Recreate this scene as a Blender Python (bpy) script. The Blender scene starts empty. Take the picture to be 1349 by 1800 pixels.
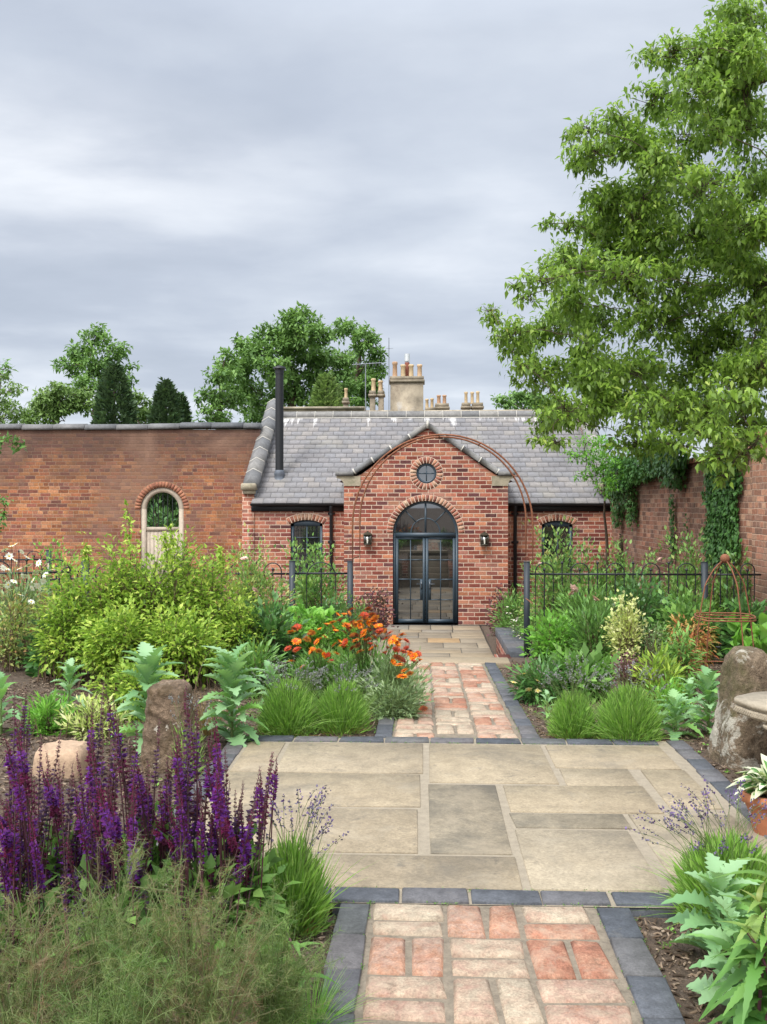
import bpy, math, random
import numpy as np
from mathutils import Vector
from mathutils.geometry import tessellate_polygon
rng = np.random.default_rng(7); random.seed(7)
SC = bpy.context.scene; COL = SC.collection
# ------------------------------------------------------------ camera
F = 1650.0; EYE = 1.34; HOR = 888.0; CXP = 674.5
PSI = math.atan(67.5/F); CP, SP = math.cos(PSI), math.sin(PSI)
cam = bpy.data.cameras.new('camera'); co = bpy.data.objects.new('camera', cam); COL.objects.link(co)
cam.sensor_fit = 'HORIZONTAL'; cam.sensor_width = 36; cam.lens = F/1349*36; cam.shift_y = -12/1349
cam.clip_start = .05; cam.clip_end = 2000
co.location = (0, 0, EYE); co.rotation_euler = (math.pi/2, 0, PSI); SC.camera = co
# ------------------------------------------------------------ light
SC.view_settings.view_transform = 'Standard'; SC.view_settings.look = 'None'; SC.view_settings.gamma = 1
SC.view_settings.exposure = 0.58
SUN_AZ = math.radians(-150); SUN_EL = math.radians(52)     # azimuth from +Y clockwise: behind-left of the camera
sd = Vector((math.sin(SUN_AZ)*math.cos(SUN_EL), math.cos(SUN_AZ)*math.cos(SUN_EL), math.sin(SUN_EL)))
sl = bpy.data.lights.new('sun', 'SUN'); sl.energy = 1.5; sl.angle = math.radians(14); sl.color = (1, .96, .9)
so = bpy.data.objects.new('sun', sl); COL.objects.link(so); so.rotation_euler = (-sd).to_track_quat('-Z', 'Y').to_euler()
w = bpy.data.worlds.new('World'); SC.world = w; w.use_nodes = True
class NT:
    def __init__(s, tree): s.t = tree
    def n(s, typ, inp=None, **kw):
        nd = s.t.nodes.new(typ)
        for k, v in kw.items(): setattr(nd, k, v)
        for k, v in (inp or {}).items(): s.set(nd.inputs[k], v)
        return nd
    def set(s, sock, v):
        if isinstance(v, bpy.types.NodeSocket): s.t.links.new(v, sock)
        elif isinstance(v, bpy.types.Node): s.t.links.new(v.outputs[0], sock)
        else: sock.default_value = v
    def m(s, op, a, b=0.0, c=None):
        nd = s.t.nodes.new('ShaderNodeMath'); nd.operation = op; s.set(nd.inputs[0], a); s.set(nd.inputs[1], b)
        if c is not None: s.set(nd.inputs[2], c)
        return nd.outputs[0]
    def mix(s, fac, a, b, blend='MIX'):
        nd = s.t.nodes.new('ShaderNodeMix'); nd.data_type = 'RGBA'; nd.blend_type = blend
        s.set(nd.inputs['Factor'], fac); s.set(nd.inputs[6], a); s.set(nd.inputs[7], b)
        return nd.outputs[2]
    def ramp(s, fac, stops, interp='LINEAR'):
        nd = s.t.nodes.new('ShaderNodeValToRGB'); e = nd.color_ramp.elements; nd.color_ramp.interpolation = interp
        while len(e) < len(stops): e.new(.5)
        for k, (p, c) in enumerate(stops):
            e[k].position = p
            e[k].color = (c, c, c, 1) if isinstance(c, (int, float)) else (*c, 1)
        s.set(nd.inputs[0], fac); return nd.outputs[0]
    def noise(s, vec, scale, detail=4, rough=.55, dist=0.0):
        nd = s.n('ShaderNodeTexNoise', {'Scale': scale, 'Detail': detail, 'Roughness': rough, 'Distortion': dist})
        if vec is not None: s.set(nd.inputs['Vector'], vec)
        return nd.outputs[0]
    def vscale(s, vec, sc):
        nd = s.t.nodes.new('ShaderNodeVectorMath'); nd.operation = 'MULTIPLY'; s.set(nd.inputs[0], vec); nd.inputs[1].default_value = sc
        return nd.outputs[0]
W_ = NT(w.node_tree); w.node_tree.nodes.clear()
sky = W_.n('ShaderNodeTexSky', sky_type='NISHITA', sun_disc=False, sun_elevation=SUN_EL, sun_rotation=SUN_AZ)
tc = W_.n('ShaderNodeTexCoord').outputs['Generated']
sx = W_.n('ShaderNodeSeparateXYZ', {0: tc})
zc = W_.m('MAXIMUM', sx.outputs[2], 0.0)
den = W_.m('ADD', zc, .10)
px_ = W_.m('DIVIDE', sx.outputs[0], den); py_ = W_.m('DIVIDE', sx.outputs[1], den)
cv = W_.n('ShaderNodeCombineXYZ', {0: px_, 1: py_, 2: 0.0}).outputs[0]
n1 = W_.noise(W_.vscale(cv, (.6, .55, 1)), 1.0, 8, .5, .15)
n2 = W_.noise(W_.vscale(cv, (1.2, 1.7, 1)), 1.0, 8, .52, .15)
nn = W_.m('ADD', W_.m('MULTIPLY', n1, .68), W_.m('MULTIPLY', n2, .32))
cloud = W_.ramp(nn, [(.34, (.40, .45, .535)), (.46, (.48, .53, .62)), (.54, (.59, .64, .72)), (.64, (.78, .82, .88))])
elev = W_.ramp(zc, [(0, 1.12), (.05, 1.0), (.14, .92), (.45, .95), (.7, 1.7), (1, 2.2)])
bd = P0_ = Vector((-.37*CP-1.0*SP, -.37*SP+CP, .36)).normalized()
df = W_.n('ShaderNodeVectorMath', {0: W_.vscale(W_.n('ShaderNodeVectorMath', {0: tc, 1: tuple(bd)}, operation='SUBTRACT').outputs[0], (1, 1, 3.6))}, operation='LENGTH').outputs['Value']
patch = W_.m('MULTIPLY', W_.ramp(df, [(0, 1.0), (.34, 0.0)]), W_.ramp(n2, [(.38, .25), (.62, 1.0)]))
cloud = W_.mix(W_.m('MULTIPLY', patch, .62), cloud, (1.05, 1.06, 1.08, 1))
cl2 = W_.mix(1.0, cloud, elev, 'MULTIPLY')
dt = W_.n('ShaderNodeVectorMath', {0: tc, 1: tuple(sd)}, operation='DOT_PRODUCT').outputs['Value']
glow = W_.ramp(dt, [(.35, 0.0), (.8, .9), (1, 2.2)])
cl3 = W_.mix(1.0, cl2, glow, 'ADD')
bg1 = W_.n('ShaderNodeBackground', {'Color': sky.outputs[0], 'Strength': .1})
bg2 = W_.n('ShaderNodeBackground', {'Color': cl3, 'Strength': .86})
ms = W_.n('ShaderNodeMixShader', {0: .93, 1: bg1.outputs[0], 2: bg2.outputs[0]})
W_.t.links.new(ms.outputs[0], W_.n('ShaderNodeOutputWorld').inputs[0])
SC.cycles.max_bounces = 6; SC.cycles.transparent_max_bounces = 6

# ------------------------------------------------------------ position helpers (photo pixel -> real position)
def P(px, py, D):
    xc = (px-CXP)/F*D
    return np.array([CP*xc-SP*D, SP*xc+CP*D, EYE+(HOR-py)/F*D])
def W(px, py, Y):
    k = (px-CXP)/F; X = Y*(k*CP-SP)/(CP+k*SP); D = Y*CP-X*SP
    return (X, Y, EYE+(HOR-py)/F*D)
def gzY(Y): return float(np.interp(Y, [-50, 5.5, 8.7, 11, 12.7, 15.2, 17, 19.4], [0, 0, -.12, -.40, -.71, -.78, -1.0, -1.1]))
def ground(px, D):
    p = P(px, 0, D); return (float(p[0]), float(p[1]), gzY(p[1])-.03)

# ------------------------------------------------------------ mesh builder
class M:
    def __init__(s): s.V = []; s.n = 0; s.L = []; s.T = []; s.R = []
    def add(s, v, faces, rnd=0.5):
        v = np.asarray(v, float).reshape(-1, 3)
        if not isinstance(faces, list) or (len(faces) and not hasattr(faces[0], '__len__')): faces = [faces]
        nf = 0
        for f in faces:
            f = np.asarray(f, np.int64)
            if f.ndim == 1: f = f[None]
            s.L.append((f+s.n).ravel()); s.T.append(np.full(len(f), f.shape[1])); nf = len(f)
            r = np.asarray(rnd, float)
            s.R.append(np.full(len(f), float(r)) if r.ndim == 0 else r[:len(f)])
        s.V.append(v); s.n += len(v)
    def build(s, name, mat, parent=None, smooth=False, uv=None):
        me = bpy.data.meshes.new(name)
        V = np.concatenate(s.V); L = np.concatenate(s.L).astype(np.int32); T = np.concatenate(s.T).astype(np.int32); R = np.concatenate(s.R)
        me.vertices.add(len(V)); me.vertices.foreach_set('co', V.astype(np.float32).ravel())
        me.loops.add(len(L)); me.loops.foreach_set('vertex_index', L)
        me.polygons.add(len(T)); st = np.zeros(len(T), np.int32); st[1:] = np.cumsum(T)[:-1]
        me.polygons.foreach_set('loop_start', st); me.polygons.foreach_set('loop_total', T)
        if smooth: me.polygons.foreach_set('use_smooth', np.ones(len(T), bool))
        a = me.attributes.new('rnd', 'FLOAT', 'FACE'); a.data.foreach_set('value', R.astype(np.float32))
        me.update(calc_edges=True); me.validate()
        for m in (mat if isinstance(mat, (list, tuple)) else [mat]): me.materials.append(m)
        o = bpy.data.objects.new(name, me); COL.objects.link(o)
        if parent is not None: o.parent = parent
        return o
def box(m, x0, x1, y0, y1, z0, z1, rnd=.5, bev=0.0):
    c = bev
    if c <= 0:
        v = [(x, y, z) for z in (z0, z1) for y in (y0, y1) for x in (x0, x1)]
        m.add(v, np.array([(0, 2, 3, 1), (4, 5, 7, 6), (0, 1, 5, 4), (2, 6, 7, 3), (0, 4, 6, 2), (1, 3, 7, 5)]), rnd)
    else:   # bevelled top only
        v = [(x0, y0, z0), (x1, y0, z0), (x1, y1, z0), (x0, y1, z0), (x0, y0, z1-c), (x1, y0, z1-c), (x1, y1, z1-c), (x0, y1, z1-c),
             (x0+c, y0+c, z1), (x1-c, y0+c, z1), (x1-c, y1-c, z1), (x0+c, y1-c, z1)]
        m.add(v, np.array([(3, 2, 1, 0), (0, 1, 5, 4), (1, 2, 6, 5), (2, 3, 7, 6), (3, 0, 4, 7), (4, 5, 9, 8), (5, 6, 10, 9), (6, 7, 11, 10), (7, 4, 8, 11), (8, 9, 10, 11)]), rnd)
def bar(m, a, b, wx, wy, rnd=.5, up=(0, 0, 1)):
    a = np.array(a, float); b = np.array(b, float); d = b-a; L = np.linalg.norm(d); d /= L
    u = np.array(up, float)
    if abs(d@u) > .95: u = np.array([0, 1., 0])
    s_ = np.cross(d, u); s_ /= np.linalg.norm(s_); t = np.cross(s_, d)
    v = [p+s_*i*wx/2+t*j*wy/2 for p in (a, b) for i, j in ((-1, -1), (1, -1), (1, 1), (-1, 1))]
    m.add(v, np.array([(3, 2, 1, 0), (4, 5, 6, 7), (0, 1, 5, 4), (1, 2, 6, 5), (2, 3, 7, 6), (3, 0, 4, 7)]), rnd)
def tube(m, pts, r, seg=6, rnd=.5, cap=True):
    pts = np.asarray(pts, float); n = len(pts); r = np.full(n, r) if np.ndim(r) == 0 else np.asarray(r)
    tg = np.gradient(pts, axis=0); tg /= np.linalg.norm(tg, axis=1)[:, None]+1e-9
    ref = np.array([0, 0, 1.]) if abs(tg[:, 2]).mean() < .8 else np.array([0, 1., 0])
    s_ = np.cross(tg, ref); s_ /= np.linalg.norm(s_, axis=1)[:, None]+1e-9; t_ = np.cross(s_, tg)
    a = np.arange(seg)*2*math.pi/seg
    v = pts[:, None]+r[:, None, None]*(s_[:, None]*np.cos(a)[None, :, None]+t_[:, None]*np.sin(a)[None, :, None])
    i = np.arange(n-1)[:, None]*seg; j = np.arange(seg)[None]; k = (j+1) % seg
    f = np.stack([i+j, i+k, i+seg+k, i+seg+j], -1).reshape(-1, 4)
    m.add(v.reshape(-1, 3), f, rnd)
    if cap:
        m.add(v[-1], np.arange(seg)[None], rnd); m.add(v[0], np.arange(seg)[::-1][None], rnd)
def tubes(m, P0, r0, r1, seg=3, rnd=.5):
    """many tubes: P0 (N,n,3)"""
    N, n, _ = P0.shape
    tg = np.gradient(P0, axis=1); tg /= np.linalg.norm(tg, axis=2)[..., None]+1e-9
    ref = rng.normal(size=(N, 1, 3)); s_ = np.cross(tg, ref); s_ /= np.linalg.norm(s_, axis=2)[..., None]+1e-9; t_ = np.cross(s_, tg)
    a = np.arange(seg)*2*math.pi/seg
    rr = (np.asarray(r0).reshape(-1, 1)*(1-np.linspace(0, 1, n))+np.asarray(r1).reshape(-1, 1)*np.linspace(0, 1, n))*np.ones((N, 1))
    v = P0[:, :, None]+rr[:, :, None, None]*(s_[:, :, None]*np.cos(a)[:, None]+t_[:, :, None]*np.sin(a)[:, None])
    b = (np.arange(N)*n*seg)[:, None, None]+np.arange(n-1)[None, :, None]*seg; j = np.arange(seg); k = (j+1) % seg
    f = np.stack([b+j, b+k, b+seg+k, b+seg+j], -1).reshape(-1, 4)
    R = np.repeat(np.broadcast_to(rnd, (N,)), (n-1)*seg)
    m.add(v.reshape(-1, 3), f, R)
def lathe(m, prof, c=(0, 0, 0), seg=20, rnd=.5, wob=0.0, sq=None):
    prof = np.array(prof, float); n = len(prof); a = np.arange(seg)*2*math.pi/seg
    cs, sn = np.cos(a), np.sin(a)
    if sq is not None:
        k = (np.abs(cs)**sq+np.abs(sn)**sq)**(-1/sq); cs, sn = cs*k, sn*k
    v = np.stack([prof[:, None, 0]*cs, prof[:, None, 0]*sn, np.repeat(prof[:, 1:2], seg, 1)], -1)
    if wob: v = v+rng.normal(0, wob, v.shape)
    v = v+np.array(c)
    i = np.arange(n-1)[:, None]*seg; j = np.arange(seg)[None]; k = (j+1) % seg
    m.add(v.reshape(-1, 3), np.stack([i+j, i+k, i+seg+k, i+seg+j], -1).reshape(-1, 4), rnd)
    m.add(v[-1], np.arange(seg)[None], rnd)
def frames(y, nrm):
    y = y/(np.linalg.norm(y, axis=1)[:, None]+1e-9); x = np.cross(y, nrm); x /= np.linalg.norm(x, axis=1)[:, None]+1e-9
    z = np.cross(x, y); return np.stack([x, y, z], 1)
def inst(m, tpl, pos, y, nrm, sc, rnd):
    tv, tf = tpl; R = frames(y, nrm); N = len(pos); sc = np.broadcast_to(np.asarray(sc, float), (N,))
    v = np.einsum('nk,ikj->inj', tv, R)*sc[:, None, None]+pos[:, None]
    n = len(tv); v = v.reshape(-1, 3); base = m.n; m.V.append(v); m.n += len(v)
    for f in tf:
        f = np.asarray(f); q = (np.arange(N)[:, None, None]*n+f[None]).reshape(-1, f.shape[1])+base
        m.L.append(q.ravel()); m.T.append(np.full(len(q), f.shape[1])); m.R.append(np.repeat(np.broadcast_to(rnd, (N,)), len(f)))
def leaf5(wd=.5, cup=.06, droop=.12):
    return (np.array([(0, 0, 0), (-wd/2, .42, cup), (0, .45, 0), (wd/2, .42, cup), (0, 1, -droop)]), [np.array([(0, 2, 4, 1), (0, 3, 4, 2)])])
def strip_leaf(ws, curve=.3, fold=.15, wave=0.0, shift=0.0):
    n = len(ws); t = np.linspace(0, 1, n); v = []
    for i, (a, wd) in enumerate(zip(t, ws)):
        z = .25*curve*math.sin(a*math.pi*.7)-curve*a*a
        s_ = shift if wd > .02 else 0
        v += [(-wd/2, a+s_*wd, z+fold*wd+wave*math.sin(i*2.3)), (0, a, z), (wd/2, a+s_*wd, z+fold*wd+wave*math.cos(i*2.7))]
    f = []
    for i in range(n-1): b = 3*i; f += [(b, b+1, b+4, b+3), (b+1, b+2, b+5, b+4)]
    return (np.array(v), [np.array(f)])
# ------------------------------------------------------------ materials
MATS = {}
def newmat(name):
    m = bpy.data.materials.new(name); m.use_nodes = True; m.node_tree.nodes.clear(); t = NT(m.node_tree)
    out = t.n('ShaderNodeOutputMaterial'); MATS[name] = m; return m, t, out
def attr(t, name='rnd'): return t.n('ShaderNodeAttribute', attribute_name=name).outputs['Fac']
def leafmat(name, cols, rough=.5, tr=.3, spec=.35):
    m, t, out = newmat(name); n = len(cols)
    a = attr(t); c = t.ramp(a, [(i/(n-1), tuple(min(.9, v*(1.36 if max(cc) < .55 and cc[1] > cc[2] and cc[1] > cc[0]*.8 else 1)) for v in cc)) for i, cc in enumerate(cols)])
    geo = t.n('ShaderNodeNewGeometry')
    nz = t.noise(geo.outputs['Position'], 3.0, 2)
    c = t.mix(.35, c, t.mix(nz, (.5, .5, .45, 1), (1.45, 1.45, 1.3, 1)), 'MULTIPLY')
    c = t.mix(t.m('MULTIPLY', geo.outputs['Backfacing'], .25), c, (.25, .32, .2, 1))
    p = t.n('ShaderNodeBsdfPrincipled', {'Base Color': c, 'Roughness': rough, 'Specular IOR Level': spec})
    tl = t.n('ShaderNodeBsdfTranslucent', {'Color': t.mix(1.0, c, (1.25, 1.4, .7, 1), 'MULTIPLY')})
    ms = t.n('ShaderNodeMixShader', {0: tr, 1: p.outputs[0], 2: tl.outputs[0]}); t.t.links.new(ms.outputs[0], out.inputs[0]); return m
def plain(name, col, rough=.6, metal=0.0, var=.25, scale=8.0, bump=0.0, spec=.5, ramp=None, wear=None):
    m, t, out = newmat(name); pos = t.n('ShaderNodeNewGeometry').outputs['Position']
    nz = t.noise(pos, scale, 6, .6); nz2 = t.noise(pos, scale*5, 4, .6)
    c = (*col, 1) if ramp is None else t.ramp(attr(t), ramp)
    k = t.ramp(t.m('ADD', t.m('MULTIPLY', nz, .65), t.m('MULTIPLY', nz2, .35)), [(.3, 1-var), (.7, 1+var)])
    c = t.mix(1.0, c, k, 'MULTIPLY')
    if wear:
        for (wc, sc, lo, hi) in wear:
            f = t.ramp(t.noise(pos, sc, 6, .65), [(lo, 0), (hi, 1)]); c = t.mix(f, c, (*wc, 1))
    p = t.n('ShaderNodeBsdfPrincipled', {'Base Color': c, 'Roughness': rough, 'Metallic': metal, 'Specular IOR Level': spec})
    if bump:
        b = t.n('ShaderNodeBump', {'Strength': 1.0, 'Distance': bump, 'Height': t.m('ADD', nz, t.m('MULTIPLY', nz2, .5))}); t.set(p.inputs['Normal'], b.outputs[0])
    t.t.links.new(p.outputs[0], out.inputs[0]); return m
def brickmat(name, bw, bh, mt, pal, mortar, wob=.004, stagger=.5, header=0, jit=.1, weather=None, mottle=.3, soft=.003, bump=.006, uax=None):
    m, t, out = newmat(name); geo = t.n('ShaderNodeNewGeometry'); pos = geo.outputs['Position']
    s = t.n('ShaderNodeSeparateXYZ', {0: pos}); ns = t.n('ShaderNodeSeparateXYZ', {0: geo.outputs['True Normal']})
    side = t.m('GREATER_THAN', t.m('ABSOLUTE', ns.outputs[0]), .7)
    u = t.m('ADD', t.m('MULTIPLY', s.outputs[1], side), t.m('MULTIPLY', s.outputs[0], t.m('SUBTRACT', 1.0, side)))
    wn = t.n('ShaderNodeTexNoise', {'Vector': pos, 'Scale': 5.0, 'Detail': 3}); ws = t.n('ShaderNodeSeparateXYZ', {0: wn.outputs['Color']})
    wn2 = t.n('ShaderNodeTexNoise', {'Vector': pos, 'Scale': 40.0, 'Detail': 2}); ws2 = t.n('ShaderNodeSeparateXYZ', {0: wn2.outputs['Color']})
    def wobble(v, i): return t.m('ADD', t.m('ADD', v, t.m('MULTIPLY', t.m('SUBTRACT', ws.outputs[i], .5), wob*5)), t.m('MULTIPLY', t.m('SUBTRACT', ws2.outputs[i], .5), wob*1.2))
    u = wobble(u, 0); v = wobble(s.outputs[2], 1)
    r = t.m('DIVIDE', t.m('ADD', v, 50.0), bh); row = t.m('FLOOR', r); fv = t.m('FRACT', r)
    rj = t.n('ShaderNodeTexWhiteNoise', {'W': row}, noise_dimensions='1D').outputs['Value']
    off = t.m('ADD', t.m('MULTIPLY', t.m('MODULO', row, 2.0), stagger), t.m('MULTIPLY', rj, jit))
    k = 1.0
    if header: k = t.m('ADD', 1.0, t.m('LESS_THAN', t.m('MODULO', row, float(header)), .5))
    uu = t.m('ADD', t.m('MULTIPLY', t.m('DIVIDE', t.m('ADD', u, 50.0), bw), k), off); colm = t.m('FLOOR', uu); fu = t.m('FRACT', uu)
    rn = t.n('ShaderNodeTexWhiteNoise', {'Vector': t.n('ShaderNodeCombineXYZ', {0: colm, 1: row, 2: side}).outputs[0]}, noise_dimensions='3D')
    rv = rn.outputs['Value']
    du = t.m('DIVIDE', t.m('MULTIPLY', t.m('MINIMUM', fu, t.m('SUBTRACT', 1.0, fu)), bw), k); dv = t.m('MULTIPLY', t.m('MINIMUM', fv, t.m('SUBTRACT', 1.0, fv)), bh)
    d = t.m('MINIMUM', du, dv)
    mask = t.n('ShaderNodeMapRange', {'Value': d, 'From Min': mt/2-soft, 'From Max': mt/2+soft}, interpolation_type='SMOOTHSTEP').outputs[0]
    n = len(pal); bc = t.ramp(rv, [(i/n, c) for i, c in enumerate(pal)], 'CONSTANT')
    fine = t.noise(pos, 28, 6, .65); fac = t.ramp(fine, [(.3, 1-mottle), (.7, 1+mottle)]); bc = t.mix(1.0, bc, fac, 'MULTIPLY')
    sec = t.n('ShaderNodeSeparateXYZ', {0: rn.outputs['Color']}).outputs[1]
    bc = t.mix(1.0, bc, t.ramp(sec, [(0, .72), (1, 1.2)]), 'MULTIPLY')
    mc = t.mix(1.0, (*mortar, 1), t.ramp(fine, [(.3, .8), (.7, 1.2)]), 'MULTIPLY')
    c = t.mix(mask, mc, bc)
    z = s.outputs[2]
    for wkind, wcol, a0, a1, amt in (weather or []):
        nb = t.noise(pos, 1.1 if wkind != 'streak' else 3, 6, .65)
        if wkind in ('top', 'streak'):
            f = t.n('ShaderNodeMapRange', {'Value': t.m('ADD', z, t.m('MULTIPLY', t.m('SUBTRACT', nb, .5), 1.6)), 'From Min': a0, 'From Max': a1}).outputs[0]
        elif wkind == 'left':
            f = t.n('ShaderNodeMapRange', {'Value': t.m('ADD', s.outputs[0], t.m('MULTIPLY', t.m('SUBTRACT', nb, .5), 3)), 'From Min': a0, 'From Max': a1}).outputs[0]
        else:
            f = t.ramp(t.noise(pos, wcol[3] if len(wcol) > 3 else .9, 7, .65, .5), [(a0, 0), (a1, 1)])
        f = t.m('MULTIPLY', f, amt); c = t.mix(f, c, (*wcol[:3], 1))
        if wkind == 'tint': pass
    p = t.n('ShaderNodeBsdfPrincipled', {'Base Color': c, 'Roughness': .88, 'Specular IOR Level': .25})
    h = t.m('ADD', t.m('MULTIPLY', mask, t.m('ADD', .7, t.m('MULTIPLY', rv, .5))), t.m('MULTIPLY', fine, .5))
    b = t.n('ShaderNodeBump', {'Strength': .9, 'Distance': bump, 'Height': h}); t.set(p.inputs['Normal'], b.outputs[0])
    t.t.links.new(p.outputs[0], out.inputs[0]); return m
def rampmat(name, stops, rough=.8, mottle=.3, scale=20, bump=.003, extra=None, interp='LINEAR', spec=.3, mixn=0.0, grain=.22):
    """per-piece colour from the face attribute, with mottling and stains of their own shape"""
    m, t, out = newmat(name); pos = t.n('ShaderNodeNewGeometry').outputs['Position']
    fine = t.noise(pos, scale, 8, .68); big = t.noise(pos, scale*.18, 5, .6); a_ = attr(t)
    if mixn: a_ = t.m('ADD', a_, t.m('MULTIPLY', t.m('SUBTRACT', t.noise(pos, scale*.6, 6, .7, .6), .5), mixn))
    c = t.ramp(a_, stops, interp); gr_ = t.noise(pos, max(90, scale*6), 3, .7); c = t.mix(1.0, c, t.ramp(gr_, [(.3, 1-grain), (.7, 1+grain)]), 'MULTIPLY')
    c = t.mix(1.0, c, t.ramp(fine, [(.3, 1-mottle), (.7, 1+mottle)]), 'MULTIPLY')
    c = t.mix(1.0, c, t.ramp(big, [(.3, 1-mottle*.6), (.7, 1+mottle*.6)]), 'MULTIPLY')
    for (wc, sc, lo, hi, amt) in (extra or []):
        f = t.m('MULTIPLY', t.ramp(t.noise(pos, sc, 8, .7, .4), [(lo, 0), (hi, 1)]), amt); c = t.mix(f, c, (*wc, 1))
    p = t.n('ShaderNodeBsdfPrincipled', {'Base Color': c, 'Roughness': rough, 'Specular IOR Level': spec})
    b = t.n('ShaderNodeBump', {'Strength': .8, 'Distance': bump, 'Height': t.m('ADD', fine, t.m('MULTIPLY', big, .6))}); t.set(p.inputs['Normal'], b.outputs[0])
    t.t.links.new(p.outputs[0], out.inputs[0]); return m
new_pal = [(0.32, 0.099, 0.064), (0.24, 0.065, 0.044), (0.368, 0.137, 0.088), (0.16, 0.049, 0.04), (0.288, 0.091, 0.064), (0.416, 0.182, 0.112), (0.216, 0.061, 0.044), (0.336, 0.114, 0.072), (0.12, 0.046, 0.044), (0.288, 0.106, 0.08), (0.44, 0.175, 0.096), (0.352, 0.152, 0.112)]
M_newbrick = brickmat('red_facing_brick', .236, .085, .0155, new_pal, (.56, .42, .32), wob=.0015, jit=.12, mottle=.28,
                      weather=[('noise', (.62, .34, .22, 1.0), .52, .72, .35)])
old_pal = [(.35, .14, .06), (.29, .105, .05), (.40, .17, .07), (.25, .09, .06), (.34, .14, .08), (.20, .08, .06), (.38, .14, .07), (.44, .20, .10), (.28, .12, .08)]
M_oldbrick = brickmat('old_orange_brick', .245, .083, .010, old_pal, (.42, .29, .19), wob=.0035, header=4, jit=.5, mottle=.35, soft=.004,
                      weather=[('top', (.085, .055, .045), 1.7, 2.8, .8), ('noise', (.12, .07, .05, .5), .42, .62, .65), ('noise', (.42, .25, .17, .5), .52, .68, .4)])
right_pal = [(.33, .15, .095), (.25, .115, .075), (.38, .19, .12), (.19, .10, .07), (.29, .14, .09), (.36, .21, .14), (.22, .12, .085)]
M_rightbrick = brickmat('purple_red_brick', .225, .076, .011, right_pal, (.40, .27, .20), wob=.005, header=3, jit=.5, mottle=.35, soft=.004,
                        weather=[('top', (.13, .095, .07), 1.5, 2.5, .5), ('noise', (.16, .13, .10, .7), .5, .7, .5), ('noise', (.42, .22, .16, .5), .55, .7, .4)])
M_vouss = rampmat('arch_brick', [(0, (.20, .075, .055)), (.3, (.33, .12, .075)), (.6, (.42, .20, .12)), (.8, (.48, .33, .22)), (1, (.28, .10, .065))], mottle=.15, scale=40, bump=.001)
M_mortar = plain('pale_mortar', (.62, .47, .36), .9, var=.15, scale=20)
M_slate = rampmat('roof_slate', [(0, (.165, .158, .16)), (.3, (.195, .185, .187)), (.55, (.185, .182, .19)), (.8, (.215, .20, .195)), (1, (.24, .22, .205))], rough=.6, mottle=.2, scale=14, bump=.003, spec=.4,
                  extra=[((.28, .26, .21), 1.1, .52, .72, .5), ((.11, .105, .105), .8, .52, .7, .4)])
M_coping = rampmat('blue_grey_coping', [(0, (.10, .105, .11)), (.5, (.17, .165, .16)), (1, (.25, .235, .21))], rough=.7, mottle=.25, scale=12)
M_white_joint = plain('white_lime_joint', (.50, .47, .41), .9, var=.1)
M_kneeler = plain('weathered_buff_stone', (.36, .31, .22), .9, var=.25, scale=9, bump=.01, wear=[((.20, .19, .12), 5, .5, .7)])
M_anthracite = plain('anthracite_paint', (.036, .058, .078), .45, var=.08, scale=4)
M_black = plain('black_metal', (.010, .011, .013), .55, var=.1)
M_lead = plain('lead_sheet', (.16, .18, .21), .5, var=.3, scale=10, metal=.2)
M_lbrown = plain('bronze_lantern', (.07, .065, .045), .5, metal=.5)
def glassmat(name, dark=(.012, .014, .014), refl=.16):
    m, t, out = newmat(name)
    d = t.n('ShaderNodeBsdfPrincipled', {'Base Color': (*dark, 1), 'Roughness': .4, 'Specular IOR Level': .1})
    g = t.n('ShaderNodeBsdfGlossy', {'Color': (.95, .97, 1, 1), 'Roughness': .015})
    lw = t.n('ShaderNodeLayerWeight', {'Blend': .35})
    f = t.m('ADD', refl, t.m('MULTIPLY', lw.outputs['Fresnel'], .5))
    ms = t.n('ShaderNodeMixShader', {0: f, 1: d.outputs[0], 2: g.outputs[0]}); t.t.links.new(ms.outputs[0], out.inputs[0]); return m
M_glass = glassmat('dark_window_glass'); M_dglass = glassmat('door_glass', (.018, .017, .014), .22)
M_lglass = glassmat('lantern_glass', (.05, .045, .03), .25)
M_rust = plain('rusty_steel', (.20, .075, .035), .85, var=.45, scale=30)
M_iron = plain('black_railing_paint', (.012, .014, .017), .5, var=.2)
M_post = plain('dark_fence_post', (.025, .034, .042), .55, var=.15)
M_oak = plain('weathered_oak', (.42, .35, .27), .85, var=.22, scale=10, bump=.004)
M_wood = plain('dark_bark', (.085, .06, .04), .95, var=.4, scale=14, bump=.01)
M_stem = plain('green_stem', (.12, .17, .05), .7, var=.3)
M_maroon = plain('maroon_stem', (.10, .03, .045), .7, var=.3)
M_twig = plain('brown_twig', (.12, .075, .045), .9, var=.3)
M_flag = rampmat('buff_york_stone', [(0, (.21, .18, .13)), (.35, (.285, .23, .155)), (.6, (.315, .255, .17)), (1, (.31, .26, .185))], rough=.75, mottle=.2, scale=9, bump=.004,
                 extra=[((.24, .185, .115), 1.6, .5, .68, .3), ((.14, .125, .10), 2.3, .50, .68, .6), ((.10, .09, .075), 9, .58, .70, .65), ((.36, .31, .23), 3.5, .54, .70, .5), ((.08, .07, .06), 45, .62, .70, .65), ((.12, .105, .085), .9, .55, .66, .4)])
M_flagdark = rampmat('stained_york_stone', [(0, (.20, .17, .12)), (1, (.26, .215, .15))], rough=.75, mottle=.25, scale=9, bump=.004,
                     extra=[((.11, .10, .08), 2.6, .45, .62, .7), ((.29, .24, .17), 3.2, .52, .66, .6), ((.06, .055, .05), 30, .62, .70, .6)])
M_lowflag = rampmat('sandstone_paving', [(0, (.22, .18, .13)), (.3, (.26, .215, .155)), (.6, (.30, .235, .155)), (.8, (.23, .21, .175)), (1, (.36, .23, .11))], rough=.75, mottle=.14, scale=6, bump=.003)
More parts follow.
